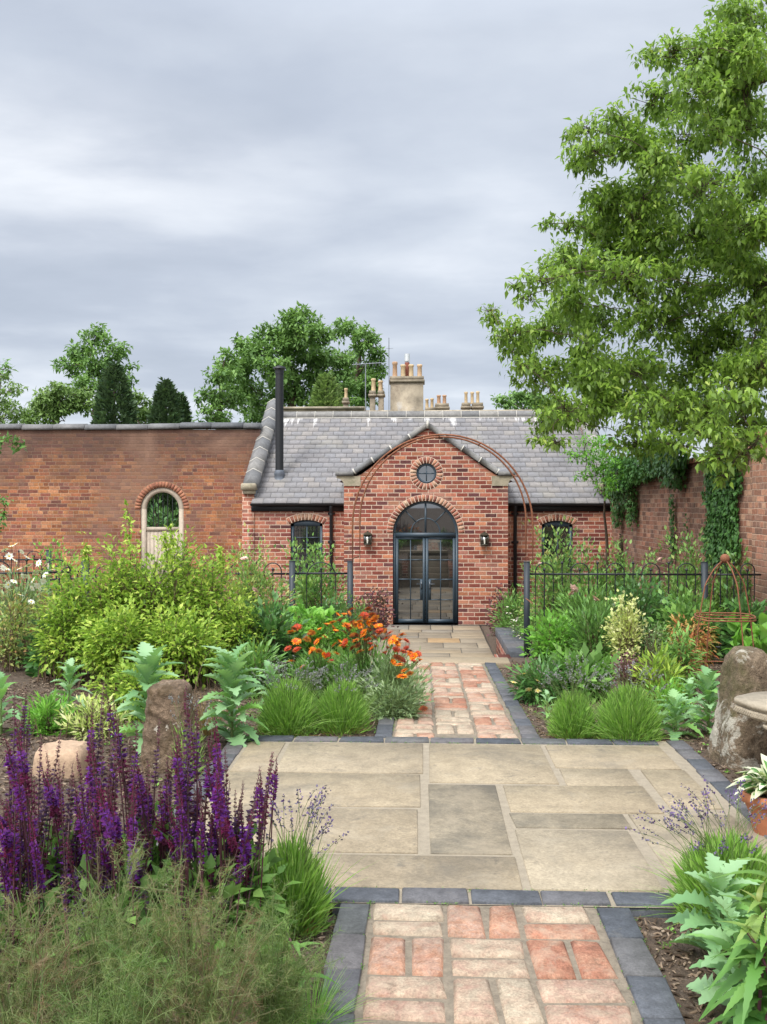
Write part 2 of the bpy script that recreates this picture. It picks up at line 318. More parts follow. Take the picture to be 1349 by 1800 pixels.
M_joint = plain('sandy_mortar', (.285, .24, .175), .95, var=.2, scale=25, bump=.004)
M_jointd = plain('dirty_mortar', (.20, .165, .12), .95, var=.4, scale=25, bump=.006)
M_jointl = plain('slab_joint_low', (.15, .13, .10), .95, var=.2)
M_blue = rampmat('blue_engineering_brick', [(0, (.062, .068, .078)), (.5, (.092, .097, .108)), (.8, (.12, .112, .112)), (1, (.095, .10, .098))], rough=.7, mottle=.3, scale=22, bump=.004,
                 extra=[((.22, .20, .17), 8, .58, .75, .5)])
M_pave = rampmat('reclaimed_paving_brick', [(0, (.30, .135, .085)), (.25, (.355, .195, .125)), (.45, (.36, .235, .175)), (.6, (.37, .265, .19)), (.8, (.385, .305, .22)), (1, (.37, .31, .225))], rough=.88, mottle=.3, scale=22, bump=.008, mixn=1.5, grain=.3,
                 extra=[((.44, .35, .26), 7, .50, .66, .5), ((.30, .12, .085), 9, .56, .70, .35), ((.12, .085, .06), 30, .58, .70, .6), ((.60, .52, .46), 4, .68, .72, .8)])
M_soil = plain('bark_mulch_soil', (.115, .08, .055), .98, var=.6, scale=24, bump=.03, wear=[((.20, .15, .11), 30, .55, .66)])
M_grassland = plain('rough_grass_ground', (.08, .12, .04), .95, var=.4, scale=2)
M_chip = rampmat('wood_chip', [(0, (.05, .033, .022)), (.4, (.115, .078, .05)), (.75, (.19, .135, .09)), (1, (.34, .26, .19))], rough=.9, mottle=.3)
M_staddle = rampmat('staddle_sandstone', [(0, (.14, .095, .06)), (1, (.19, .135, .09))], rough=.95, mottle=.55, scale=38, bump=.03, grain=.5,
                    extra=[((.075, .05, .022), 6, .48, .62, .75), ((.24, .19, .14), 11, .55, .66, .6), ((.55, .50, .42), 9, .62, .64, .9)])
M_staddle2 = rampmat('limed_staddle_stone', [(0, (.16, .12, .08)), (1, (.22, .165, .11))], rough=.95, mottle=.5, scale=38, bump=.03, grain=.5,
                     extra=[((.085, .085, .03), 4, .50, .66, .7), ((.50, .47, .39), 3.4, .50, .54, .8), ((.10, .08, .05), 24, .58, .66, .8)])
M_bench = plain('cast_stone', (.36, .305, .225), .9, var=.25, scale=14, bump=.006, wear=[((.22, .19, .14), 9, .55, .75)])
M_terra = plain('terracotta', (.40, .15, .07), .85, var=.25, scale=14)
M_render = rampmat('stained_render', [(0, (.20, .17, .13)), (.5, (.30, .25, .18)), (1, (.38, .33, .25))], rough=.95, mottle=.4, scale=2.5, bump=.01,
                   extra=[((.13, .095, .07), 1.6, .5, .7, .7), ((.40, .39, .38), .9, .6, .7, .6)])
M_pot = rampmat('chimney_pot_clay', [(0, (.42, .30, .17)), (.5, (.55, .42, .25)), (1, (.45, .24, .15))], rough=.85, mottle=.2, scale=6)
M_aerial = plain('grey_aerial_metal', (.25, .27, .29), .5, metal=.6)
M_whitemetal = plain('pale_galvanised', (.6, .62, .62), .4, metal=.4)
# foliage colours
G_wal = leafmat('walnut_leaf', [(.075, .13, .02), (.13, .21, .03), (.18, .28, .045), (.26, .35, .07), (.34, .31, .11)], .38, .4)
G_far = leafmat('far_green_leaf', [(.065, .13, .035), (.11, .20, .05), (.155, .26, .07), (.21, .33, .10)], .6, .25)
G_far2 = leafmat('far_light_leaf', [(.07, .12, .03), (.12, .19, .05), (.17, .25, .08), (.22, .29, .11)], .6, .25)
G_con = leafmat('conifer_dark', [(.018, .045, .02), (.04, .08, .03), (.07, .12, .045)], .7, .1)
G_ivy = leafmat('ivy_leaf', [(.025, .075, .015), (.045, .12, .025), (.075, .17, .045), (.11, .22, .065)], .35, .15)
G_shrub = leafmat('yellow_green_leaf', [(.09, .17, .02), (.17, .27, .03), (.28, .38, .05), (.44, .48, .11)], .5, .35)
G_mid = leafmat('mid_green_leaf', [(.05, .12, .025), (.09, .19, .04), (.14, .27, .06), (.22, .36, .10)], .45, .3)
G_bright = leafmat('bright_green_leaf', [(.07, .18, .02), (.12, .28, .035), (.18, .37, .06), (.25, .45, .09)], .45, .35)
G_rose = leafmat('rose_leaf', [(.07, .16, .04), (.13, .25, .06), (.22, .33, .09), (.36, .32, .12), (.36, .16, .08)], .45, .3)
G_dark = leafmat('dark_green_leaf', [(.025, .075, .018), (.045, .12, .028), (.07, .165, .04), (.10, .21, .06)], .35, .2)
G_poppy = leafmat('glaucous_leaf', [(.12, .24, .10), (.17, .31, .14), (.25, .38, .22), (.17, .34, .08)], .5, .3)
G_lav = leafmat('lavender_leaf', [(.09, .18, .025), (.14, .27, .04), (.20, .36, .065), (.28, .40, .11)], .5, .3)
G_grey = leafmat('grey_green_leaf', [(.12, .18, .08), (.18, .26, .12), (.25, .33, .17), (.32, .38, .24)], .6, .25)
G_var = leafmat('cream_variegated_leaf', [(.20, .28, .06), (.45, .50, .18), (.62, .62, .30), (.68, .68, .38)], .5, .3)
G_acer = leafmat('orange_acer_leaf', [(.40, .12, .05), (.50, .20, .08), (.48, .33, .10), (.30, .35, .10)], .5, .35)
G_purple = leafmat('purple_leaf', [(.05, .012, .02), (.09, .02, .035), (.15, .05, .07), (.22, .10, .12)], .5, .2)
G_fen = leafmat('fennel_green', [(.06, .13, .02), (.11, .18, .04), (.20, .24, .09), (.30, .22, .13), (.22, .11, .07)], .6, .35)
G_host = leafmat('hosta_cream_edge', [(.06, .16, .04), (.11, .24, .07), (.60, .62, .42), (.75, .75, .58)], .4, .3)
G_nettle = leafmat('toothed_leaf', [(.04, .12, .03), (.08, .19, .04), (.14, .26, .06), (.24, .26, .08)], .42, .3)
G_brown = leafmat('bronze_grass', [(.20, .11, .04), (.32, .18, .07), (.45, .30, .14)], .6, .3)
C_sal = leafmat('salvia_flower', [(.085, .007, .03), (.16, .012, .06), (.13, .009, .10), (.10, .012, .17), (.14, .024, .27)], .6, .15)
C_lav = leafmat('lavender_flower', [(.07, .04, .12), (.13, .08, .22), (.20, .14, .32)], .7, .15); C_lavg = leafmat('faded_lavender', [(.12, .12, .12), (.20, .19, .23), (.27, .26, .27)], .7, .15)
C_or = leafmat('orange_petal', [(.60, .07, .008), (.78, .16, .008), (.88, .28, .01), (.90, .45, .02)], .5, .25)
C_rd = leafmat('rust_red_petal', [(.30, .02, .01), (.48, .05, .01), (.62, .10, .015)], .5, .25)
C_core = plain('brown_flower_centre', (.12, .03, .015), .9)
C_wh = leafmat('white_petal', [(.75, .75, .68), (.85, .84, .80)], .5, .2)
C_pk = leafmat('pink_petal', [(.75, .42, .40), (.80, .55, .52), (.82, .66, .60)], .5, .25)
C_ye = plain('yellow_centre', (.65, .45, .05), .8)
C_cr = leafmat('cream_petal', [(.55, .50, .20), (.70, .62, .32)], .5, .2)

# ------------------------------------------------------------ object helpers
def tag(o, label=None, cat=None, group=None, kind=None):
    if label: o['label'] = label
    if cat: o['category'] = cat
    if group: o['group'] = group
    if kind: o['kind'] = kind
    return o
def empty(name, loc, label, cat, group=None, parent=None):
    o = bpy.data.objects.new(name, None); COL.objects.link(o); o.location = loc; o.empty_display_size = .1
    return tag(o, label, cat, group)
def struct(m, name, mat, label=None):
    o = m.build(name, mat); o['kind'] = 'structure'; o['label'] = label or name.replace('_', ' '); o['category'] = name.split('_')[-1] if False else name.replace('_', ' '); return o
def child(m, name, mat, root, smooth=False):
    """mesh given in world coordinates parented to an empty at root.location"""
    o = m.build(name, mat, root, smooth); 
    off = np.array(root.location) if root.type == 'EMPTY' else None
    if off is not None:
        me = o.data; n = len(me.vertices); a = np.empty(n*3, np.float32); me.vertices.foreach_get('co', a)
        a = a.reshape(-1, 3)-off.astype(np.float32); me.vertices.foreach_set('co', a.ravel()); me.update()
    return o
def sub(m, name, mat, par, smooth=False):
    """sub-part: vertices in world coords, parent is a part whose parent is a root empty"""
    o = m.build(name, mat, par, smooth); off = np.array(par.parent.location, dtype=np.float32)
    me = o.data; n = len(me.vertices); a = np.empty(n*3, np.float32); me.vertices.foreach_get('co', a)
    me.vertices.foreach_set('co', (a.reshape(-1, 3)-off).ravel()); me.update(); return o
def proto_mesh(m, name, mats):
    """mesh data only, for repeated child objects"""
    o = m.build(name, mats); me = o.data; bpy.data.objects.remove(o); return me
def place(me, name, root, loc, rot=(0, 0, 0), sc=1.0):
    o = bpy.data.objects.new(name, me); COL.objects.link(o); o.parent = root
    o.location = np.array(loc)-np.array(root.location); o.rotation_euler = rot; o.scale = (sc, sc, sc) if np.ndim(sc) == 0 else sc; return o
# ============================================================ GROUND
def corr(x, y): return (y > 8.69) and ((y < 10.8 and -.42 < x < .82) or (y >= 10.8 and -1.02 < x < 1.2)) and y < 19.6
def gz(x, y):
    if corr(x, y): return -1.25
    z = gzY(y)-.02
    onpath = (y < 8.72 and -.28 < x < .68) or (3.15 < y < 5.4 and -1.1 < x < 1.5)
    if onpath: return z-.05
    b = .018*math.sin(x*3.1+y*1.7)+.014*math.sin(x*7.3-y*5.1)+.008*math.sin(x*17+y*13)
    edge = 1.0 if abs(x-.2) > 1.6 else .25
    return z+b*edge-.012
def lines(a, b, st, extra):
    l = list(np.arange(a, b, st)); l = [v for v in l if all(abs(v-e) > .012 for e in extra)]+list(extra); return np.array(sorted(l))
xs = np.concatenate([[-400, -200, -100, -50, -25, -14, -9, -7], lines(-6, 5.0, .12, [-1.03, -1.01, -.43, -.41, .81, .83, 1.19, 1.21, -1.11, -1.09, 1.49, 1.51, -.29, -.27, .67, .69]), [5.2, 7, 9, 14, 25, 50, 100, 200, 400]])
ys = np.concatenate([[-400, -100, -40, -20, -10, -6, -3], lines(-1, 21, .14, [8.68, 8.70, 10.79, 10.81, 3.14, 3.16, 5.39, 5.41, 8.71, 8.73]), [22, 25, 30, 40, 60, 100, 200, 400]])
xx, yy = np.meshgrid(xs, ys); zz = np.vectorize(gz)(xx, yy)
m = M(); nx, ny = len(xs), len(ys)
i = np.arange(ny-1)[:, None]*nx+np.arange(nx-1)[None]
fq = np.stack([i, i+1, i+nx+1, i+nx], -1).reshape(-1, 4)
m.add(np.stack([xx, yy, zz], -1).reshape(-1, 3), fq)
soil = struct(m, 'ground', M_soil, 'brown bark mulch beds and soil'); 
m = M(); box(m, -400, 400, 21.2, 400, -1.09, -1.05); box(m, -400, -9, -50, 21.2, -.0, .02) if False else None
struct(m, 'lawn', M_grassland, 'rough grass beyond the garden wall')
# wood chips
def chips(n, area, name, size=(.010, .038)):
    m = M(); x0, x1, y0, y1 = area; p = np.stack([rng.uniform(x0, x1, n), y0+(y1-y0)*rng.random(n)**1.3, np.zeros(n)], 1)
    ok = np.array([not corr(a, b) and not ((b < 8.72 and -.30 < a < .70) or (3.12 < b < 5.42 and -1.12 < a < 1.52)) for a, b, _ in p]); p = p[ok]
    p[:, 2] = [gz(a, b)+.006 for a, b, _ in p]
    k = len(p); y = rng.normal(size=(k, 3)); y[:, 2] *= .25; nr = rng.normal(size=(k, 3))*.35+[0, 0, 1]
    t = (np.array([(-.5, 0, 0), (.5, 0, 0), (.4, .5, .12), (-.4, .55, .12), (.25, 1, 0), (-.3, 1, 0), (0, .5, -.2)]), [np.array([(0, 1, 2, 3), (3, 2, 4, 5)]), np.array([(0, 3, 6), (3, 5, 6), (1, 6, 2), (2, 6, 4)])])
    tv = t[0].copy(); tv[:, 0] *= .22
    inst(m, (tv, t[1]), p, y, nr, rng.uniform(*size, k), rng.random(k)**1.4)
    o = m.build(name, M_chip); return o
o = chips(80000, (-3.2, 3.0, 1.7, 9.5), 'bark_mulch'); tag(o, 'loose brown bark chippings scattered over the beds', 'mulch', kind='stuff')
# small white pebbles/grit in the near beds
m = M(); k = 1500; p = np.stack([rng.uniform(-1.3, 1.5, k), rng.uniform(2.0, 3.3, k), np.zeros(k)], 1)
p = p[(p[:, 0] < -.3) | (p[:, 0] > .7)]; k = len(p); p[:, 2] = [gz(a, b)+.004 for a, b, _ in p]
oc = (np.array([(1, 0, 0), (0, 1, 0), (-1, 0, 0), (0, -1, 0), (0, 0, .7), (0, 0, -.7)]), [np.array([(0, 1, 4), (1, 2, 4), (2, 3, 4), (3, 0, 4)])])
inst(m, oc, p, rng.normal(size=(k, 3))*[1, 1, .2], np.tile([0, 0, 1.], (k, 1)), rng.uniform(.003, .008, k), rng.uniform(.6, 1, k))
o = m.build('grit', M_chip); tag(o, 'small pale grit mixed in the near mulch', 'grit', kind='stuff')

# ============================================================ PAVING
def jb(m, x0, x1, y0, y1, z0, z1, rnd, bev=.006, j=.003):
    """paving piece with slightly irregular corners and worn top edge"""
    q = rng.normal(0, j, 8); dz = rng.normal(0, .0012, 4)
    v0 = [(x0+q[0], y0+q[1]), (x1+q[2], y0+q[3]), (x1+q[4], y1+q[5]), (x0+q[6], y1+q[7])]
    v = [(a, b, z0) for a, b in v0]+[(a, b, z1-bev) for a, b in v0]
    cx, cy = (x0+x1)/2, (y0+y1)/2
    v += [(a+math.copysign(bev, cx-a), b+math.copysign(bev, cy-b), z1+d) for (a, b), d in zip(v0, dz)]
    m.add(v, np.array([(0, 1, 5, 4), (1, 2, 6, 5), (2, 3, 7, 6), (3, 0, 4, 7), (4, 5, 9, 8), (5, 6, 10, 9), (6, 7, 11, 10), (7, 4, 8, 11), (8, 9, 10, 11)]), rnd)
def basket(y0, y1, name):
    m = M(); mod = .2417; L = .223; h = .1095; x0 = -.1625; row = 0; y = y1
    def dz(yy): return gzY(yy)
    while y > y0-.01:
        for c in range(3):
            X = x0+c*mod+.006
            a, b = max(y-L, y0), y
            if b-a < .05: continue
            z = dz((a+b)/2)
            if (row+c) % 2 == 0:       # two stretchers across
                if b-h > a: jb(m, X, X+L, b-h, b, z-.05, z+.007, rng.random(), .011, .004)
                if b-h-.012 > a+.03: jb(m, X, X+L, a+.002, b-h-.016, z-.05, z+.006, rng.random(), .011, .004)
            else:
                jb(m, X, X+h, a, b, z-.05, z+.007, rng.random(), .011, .004); jb(m, X+h+.017, X+L+.003, a, b, z-.05, z+.006, rng.random(), .011, .004)
        y -= mod; row += 1
    return struct(m, name, M_pave, 'basket weave path of pale pink reclaimed bricks')
def mortar_sheet(name, x0, x1, y0, y1, mat, dz=0.0, n=12):
    m = M(); yv = np.linspace(y0, y1, n)
    for a, b in zip(yv[:-1], yv[1:]):
        za, zb = gzY(a)+dz, gzY(b)+dz
        m.add([(x0, a, za), (x1, a, za), (x1, b, zb), (x0, b, zb)], np.array([(0, 1, 2, 3)]))
    return struct(m, name, mat)
basket(-.6, 3.145, 'brick_path'); basket(5.42, 8.66, 'brick_path')
mortar_sheet('path_mortar', -.27, .67, -1, 3.16, M_jointd, -.004); mortar_sheet('path_mortar', -.27, .67, 5.39, 8.68, M_jointd, -.004)
mortar_sheet('patio_mortar', -1.08, 1.48, 3.158, 5.392, M_joint, -.001, 3)
def edging(y0, y1, x0, x1, L, name, along='y'):
    m = M()
    if along == 'y':
        y = y1
        while y > y0+.02:
            a = max(y-L+.01, y0); z = gzY((a+y)/2); jb(m, x0, x1, a, y, z-.08, z+.008, rng.random(), .004); y -= L
    else:
        x = x0
        while x < x1-.03:
            b = min(x+L-.012, x1); jb(m, x, b, y0, y1, -.08, .010, rng.random(), .005); x += L
    return struct(m, name, M_blue, 'blue grey engineering brick edging')
edging(-.6, 3.14, -.278, -.176, .226, 'path_edging'); edging(-.6, 3.14, .576, .682, .226, 'path_edging')
edging(5.41, 8.66, -.272, -.174, .226, 'path_edging'); edging(5.41, 8.66, .578, .676, .226, 'path_edging')
edging(3.165, 3.262, -.54, 1.1, .2375, 'patio_edging', 'x'); edging(5.292, 5.388, -.98, 1.36, .2575, 'patio_edging', 'x')
edging(3.3, 5.388, -1.09, -.99, .2, 'patio_edging'); edging(3.3, 5.388, 1.385, 1.485, .2, 'patio_edging')
m = M()
sl_ = [(-.97, -.77, 4.68, 5.26, .5), (-.74, 0, 4.68, 5.26, .75), (-.97, -.01, 4.15, 4.66, .62), (-.97, -.02, 3.61, 4.13, .45), (.035, .655, 4.53, 5.25, .66), (.69, 1.315, 4.81, 5.25, .55),
       (.695, 1.045, 4.51, 4.785, .7), (1.095, 1.32, 4.19, 4.785, .6), (.385, 1.05, 4.125, 4.49, .58), (.385, .845, 3.285, 3.885, .92),
       (.895, 1.33, 3.43, 4.10, .78), (.87, 1.33, 3.285, 3.40, .9), (-.97, .35, 3.285, 3.575, .4)]
for a, b, c, d, r in sl_: jb(m, a, b, c, d, -.03, .005, r, .003, .004)
struct(m, 'stone_patio', M_flag, 'patio of worn buff york stone slabs')
m = M(); jb(m, .035, .35, 3.61, 4.50, -.03, .005, .5, .003, .004); jb(m, .385, .865, 3.915, 4.095, -.03, .005, .2, .003, .004)
struct(m, 'stained_patio_slabs', M_flagdark, 'two darker stained slabs of the stone patio')
# slab under the bench
m = M(); jb(m, 1.52, 2.6, 3.9, 4.62, -.05, .02, .4, .01, .01); struct(m, 'bench_footing_slab', M_flag, 'stone slab under the bench')
# steps + sunken patio
m = M(); jb(m, -.72, .82, 8.675, 9.0, -.19, -.112, .55, .008, .003)
zt = -.112
for k in range(1, 7):
    y = 9.0+(k-1)*.29
    box(m, -.42, .82, y, y+.3, -1.3, zt-.165*k+ .0, rnd=.2+.1*k) if k < 6 else None
struct(m, 'garden_steps', M_lowflag, 'stone steps dropping from the brick path to the lower terrace')
ZL = -1.13
m = M(); box(m, -1.03, 1.215, 10.3, 19.42, ZL-.1, ZL-.008); box(m, -3.8, -1.03, 16.8, 19.42, ZL-.1, ZL-.008)
struct(m, 'lower_terrace_joints', M_jointl, 'dark joints of the lower terrace')
m = M(); y = 19.37; r_ = random.Random(5)
rows = [.72, .42, .78, .55, .62, .58, .62, .6, .6, .6, .6, .6, .6, .6]
for k, h in enumerate(rows):
    x = -1.0 - r_.random()*.0
    first = True
    while x < 1.17:
        wd = r_.choice([.44, .6, .85, .62, .9]);
        if first: wd *= r_.uniform(.4, 1); first = False
        x1 = min(x+wd, 1.19)
        if 1.19-x1 < .2: x1 = 1.19
        if y-h > 10.5:
            if h > .56 and r_.random() < .4:
                s_ = r_.uniform(.35, .65)
                jb(m, x, x1-.018, y-h*s_+.009, y, ZL-.04, ZL, r_.random()*.85, .003, .002); jb(m, x, x1-.018, y-h+.018, y-h*s_-.009, ZL-.04, ZL, r_.random()*.85, .003, .002)
            else: jb(m, x, x1-.018, y-h+.018, y, ZL-.04, ZL, r_.random()*.85 if r_.random() > .07 else .97, .003, .002)
        x = x1
    y -= h
struct(m, 'lower_terrace', M_lowflag, 'sunken terrace of mixed sandstone slabs')
# retaining walls
M_lowbrick = brickmat('low_wall_brick', .236, .082, .012, new_pal, (.60, .46, .36), wob=.002)
rw = empty('retaining_wall', (1.35, 13.9, ZL), 'low brick retaining wall with blue brick coping beside the sunken terrace', 'wall')
m = M(); box(m, 1.2, 1.55, 10.8, 15.2, ZL-.05, -.755); child(m, 'brickwork', M_lowbrick, rw)
m = M(); y = 12.72
while y < 15.2: jb(m, 1.185, 1.565, y, y+.10, -.755, -.655+.012, rng.random(), .004, .002); y += .112
child(m, 'coping', M_blue, rw)
rw2 = empty('retaining_wall', (-1.17, 13, ZL), 'brick retaining wall behind the orange daisies, left of the sunken terrace', 'wall')
m = M(); box(m, -1.32, -1.02, 10.8, 16.5, ZL-.05, -.74); child(m, 'brickwork', M_lowbrick, rw2)
m = M(); y = 10.8
while y < 16.4: jb(m, -1.335, -1.005, y, y+.10, -.74, -.655, rng.random(), .004, .002); y += .112
child(m, 'coping', M_blue, rw2)
m = M()
rw3 = empty('step_wall', (.9, 9.7, ZL), 'brick side wall right of the garden steps', 'wall'); box(m, .825, 1.0, 9.0, 10.8, ZL-.1, -.37); child(m, 'brickwork', M_lowbrick, rw3)
m = M(); rw4 = empty('step_wall', (-.5, 9.7, ZL), 'brick side wall left of the garden steps', 'wall'); box(m, -.6, -.425, 9.0, 10.8, ZL-.1, -.37); child(m, 'brickwork', M_lowbrick, rw4)

# ============================================================ HOUSE
YF = 19.4; YW = 20.2
def wall_poly(m, outer, holes, y0, th):
    loops = [[Vector((x, z, 0)) for x, z in outer]]+[[Vector((x, z, 0)) for x, z in h] for h in holes]
    tri = tessellate_polygon(loops); pts = [p for l in loops for p in l]
    v = [(p.x, y0, p.y) for p in pts]+[(p.x, y0+th, p.y) for p in pts]; n = len(pts)
    f = []
    for t in tri:
        a, b, c = t; pa, pb, pc = pts[a], pts[b], pts[c]
        cr = (pb.x-pa.x)*(pc.y-pa.y)-(pb.y-pa.y)*(pc.x-pa.x)
        if cr < 0: a, b, c = a, c, b
        f += [(a, b, c), (a+n, c+n, b+n)]
    m.add(v, np.array(f))
    k = 0
    for l in loops:
        q = len(l); m.add(v, np.array([(k+i, k+(i+1) % q, n+k+(i+1) % q, n+k+i) for i in range(q)])); k += q
def arc(cx, cz, rx, rz, a0, a1, n): return [(cx+rx*math.cos(a), cz+rz*math.sin(a)) for a in np.linspace(a0, a1, n)]
def ring_bricks(cx, cz, r0, r1, a0, a1, n, y0, y1, gap=.24):
    m = M()
    for k in range(n):
        t0 = a0+(a1-a0)*(k+gap/2)/n; t1 = a0+(a1-a0)*(k+1-gap/2)/n
        v = [(cx+r*math.cos(t), y, cz+r*math.sin(t)) for y in (y0, y1) for r, t in ((r0, t0), (r1, t0), (r1, t1), (r0, t1))]
        m.add(v, np.array([(3, 2, 1, 0), (4, 5, 6, 7), (0, 1, 5, 4), (1, 2, 6, 5), (2, 3, 7, 6), (3, 0, 4, 7)]), rng.random())
    return m
def ring_sheet(cx, cz, r0, r1, a0, a1, y, n=40):
    m = M(); t = np.linspace(a0, a1, n)
    for p, q in zip(t[:-1], t[1:]):
        m.add([(cx+r0*math.cos(p), y, cz+r0*math.sin(p)), (cx+r1*math.cos(p), y, cz+r1*math.sin(p)), (cx+r1*math.cos(q), y, cz+r1*math.sin(q)), (cx+r0*math.cos(q), y, cz+r0*math.sin(q))], np.array([(0, 1, 2, 3)]))
    return m
def ring_solid(m, cx, cz, r0, r1, a0, a1, y0, y1, n=40):
    t = np.linspace(a0, a1, n)
    for p, q in zip(t[:-1], t[1:]):
        v = [(cx+r*math.cos(a), y, cz+r*math.sin(a)) for y in (y0, y1) for r, a in ((r0, p), (r1, p), (r1, q), (r0, q))]
        m.add(v, np.array([(0, 1, 2, 3), (7, 6, 5, 4), (1, 5, 6, 2), (0, 3, 7, 4)]))
hx, _, hz = W(748, 1098, YF)
house = empty('garden_house', (hx, YF, ZL), 'single storey red brick garden room with slate roof, gabled porch and arched glazed doors', 'house')
def wx(px, Y=YF): return W(px, 888, Y)[0]
def wz(py, Y=YF, px=748): return W(px, py, Y)[2]
dcx = wx(748.5); dr = wx(806.3)-dcx; dzs = wz(938); zb = ZL-.05
pl, pr = wx(605), wx(893.5); ax = wx(752); az = wz(751.5); kz = wz(845)
rcx, rcz = wx(750), wz(832); rr = wx(768)-rcx
# porch front
outer = [(pl, zb), (pr, zb), (pr, kz), (ax+1.38, wz(834)), (ax, az), (ax-1.38, wz(834)), (pl, kz)]
dhole = [(dcx-dr, zb+.001), (dcx-dr, dzs)]+arc(dcx, dzs, dr, dr, math.pi, 0, 33)[1:-1]+[(dcx+dr, dzs), (dcx+dr, zb+.001)]
outer = [(pl, zb), (dcx-dr, zb)]+dhole[1:-1]+[(dcx+dr, zb)]+outer[1:]
rhole = arc(rcx, rcz, rr, rr, 0, 2*math.pi, 33)[:-1]
m = M(); wall_poly(m, outer, [rhole], YF, .22)
box(m, pl, pl+.22, YF+.22, 22.5, zb, kz-.05); box(m, pr-.22, pr, YF+.22, 22.5, zb, kz-.05)
child(m, 'porch_wall', M_newbrick, house)
# wing wall
wl, wr = wx(428, YW), wx(1078, YW); ez = wz(888, YW)
def segwin(pa, pb, ptop, pcrown, pbot):
    x0, x1 = wx(pa, YW), wx(pb, YW); zs, zcn, z0 = wz(ptop, YW), wz(pcrown, YW), wz(pbot, YW)
    h = zcn-zs; hw = (x1-x0)/2; R = (hw*hw+h*h)/(2*h); cx = (x0+x1)/2; cz = zcn-R; a = math.asin(hw/R)
    return x0, x1, zs, z0, cx, cz, R, a
WINS = [segwin(511, 567.5, 921, 914, 1012), segwin(953, 1007.5, 922, 915, 1012)]
m = M(); holes = []
for x0, x1, zs, z0, cx, cz, R, a in WINS: holes.append([(x0, z0), (x0, zs)]+[(cx+R*math.cos(t), cz+R*math.sin(t)) for t in np.linspace(math.pi/2+a, math.pi/2-a, 11)][1:-1]+[(x1, zs), (x1, z0)])
wall_poly(m, [(wl, zb), (wr, zb), (wr, ez), (wl, ez)], holes, YW, .25)
box(m, wl, wl+.25, YW+.25, 26.6, zb, ez); box(m, wr-.25, wr, YW+.25, 26.6, zb, ez); box(m, wl, wr, 26.6, 26.85, zb, ez)
# left gable end + pilaster under kneeler
gl = wl
for X0 in (wl, wr-.25):
    yr = 23.4; zr = wz(722, yr)-.02
    m.add([(X0, YW, ez), (X0+.25, YW, ez), (X0, 26.85, ez), (X0+.25, 26.85, ez), (X0, yr, zr), (X0+.25, yr, zr)], [np.array([(0, 2, 4), (1, 5, 3)]), np.array([(0, 4, 5, 1), (2, 3, 5, 4)])])
box(m, wl-.02, wl+.24, YW-.03, YW+.01, zb, wz(862, YW))
child(m, 'wing_wall', M_newbrick, house)
# brick arches
child(ring_sheet(dcx, dzs, dr, dr+.13, -.25*0, math.pi, YF-.002), 'door_arch_mortar', M_mortar, house)
child(ring_bricks(dcx, dzs, dr+.004, dr+.122, 0, math.pi, 30, YF-.008, YF+.1), 'door_arch', M_vouss, house)
child(ring_sheet(rcx, rcz, rr, rr+.135, 0, 2*math.pi, YF-.002), 'round_window_mortar', M_mortar, house)
child(ring_bricks(rcx, rcz, rr+.004, rr+.125, 0, 2*math.pi, 24, YF-.008, YF+.1), 'round_window_arch', M_vouss, house)
for x0, x1, zs, z0, cx, cz, R, a in WINS:
    child(ring_sheet(cx, cz, R, R+.15, math.pi/2-a*1.1, math.pi/2+a*1.1, YW-.002, 14), 'window_arch_mortar', M_mortar, house)
    child(ring_bricks(cx, cz, R+.004, R+.135, math.pi/2-a*1.1, math.pi/2+a*1.1, 11, YW-.008, YW+.1), 'window_arch', M_vouss, house)
M_handle = plain('dark_steel_handle', (.10, .11, .12), .35, metal=.7)
# ---- double door with fanlight
DY = YF+.07
def rect_frame(m, x0, x1, z0, z1, t, y0, y1, tb=None):
    tb = tb or t
    box(m, x0, x0+t, y0, y1, z0, z1); box(m, x1-t, x1, y0, y1, z0, z1); box(m, x0+t, x1-t, y0, y1, z0, z0+tb); box(m, x0+t, x1-t, y0, y1, z1-t, z1)
dz0 = wz(1096); lz = wz(944)
m = M(); fw = .055
box(m, dcx-dr, dcx-dr+fw, DY, DY+.08, dz0, dzs); box(m, dcx+dr-fw, dcx+dr, DY, DY+.08, dz0, dzs)
ring_solid(m, dcx, dzs, dr-fw, dr, 0, math.pi, DY, DY+.08)
box(m, dcx-dr+fw, dcx+dr-fw, DY-.01, DY+.08, lz, lz+.085)
child(m, 'door_frame', M_anthracite, house)
m = M(); zf = lz+.085
box(m, dcx-.02, dcx+.02, DY+.01, DY+.06, zf, dzs+dr-fw)
ri = .30; ring_solid(m, dcx, zf, ri-.012, ri+.012, 0, math.pi, DY+.015, DY+.05, 30)
for a in (math.pi*.27, math.pi*.73):
    bar(m, (dcx+ri*math.cos(a), DY+.03, zf+ri*math.sin(a)), (dcx+(dr-fw+.0)*math.cos(a)*1.0, DY+.03, zf+(dr-fw-.04)*math.sin(a)+.01), .024, .03, up=(0, 1, 0))
fan = child(m, 'fanlight', M_anthracite, house)
m = M(); pts = [(dcx, zf)]+arc(dcx, dzs, dr-.03, dr-.03, .03, math.pi-.03, 30)
m.add([(x, DY+.045, z) for x, z in pts], np.array([(0, k, k+1) for k in range(1, len(pts)-1)])); sub(m, 'pane', M_glass, fan)
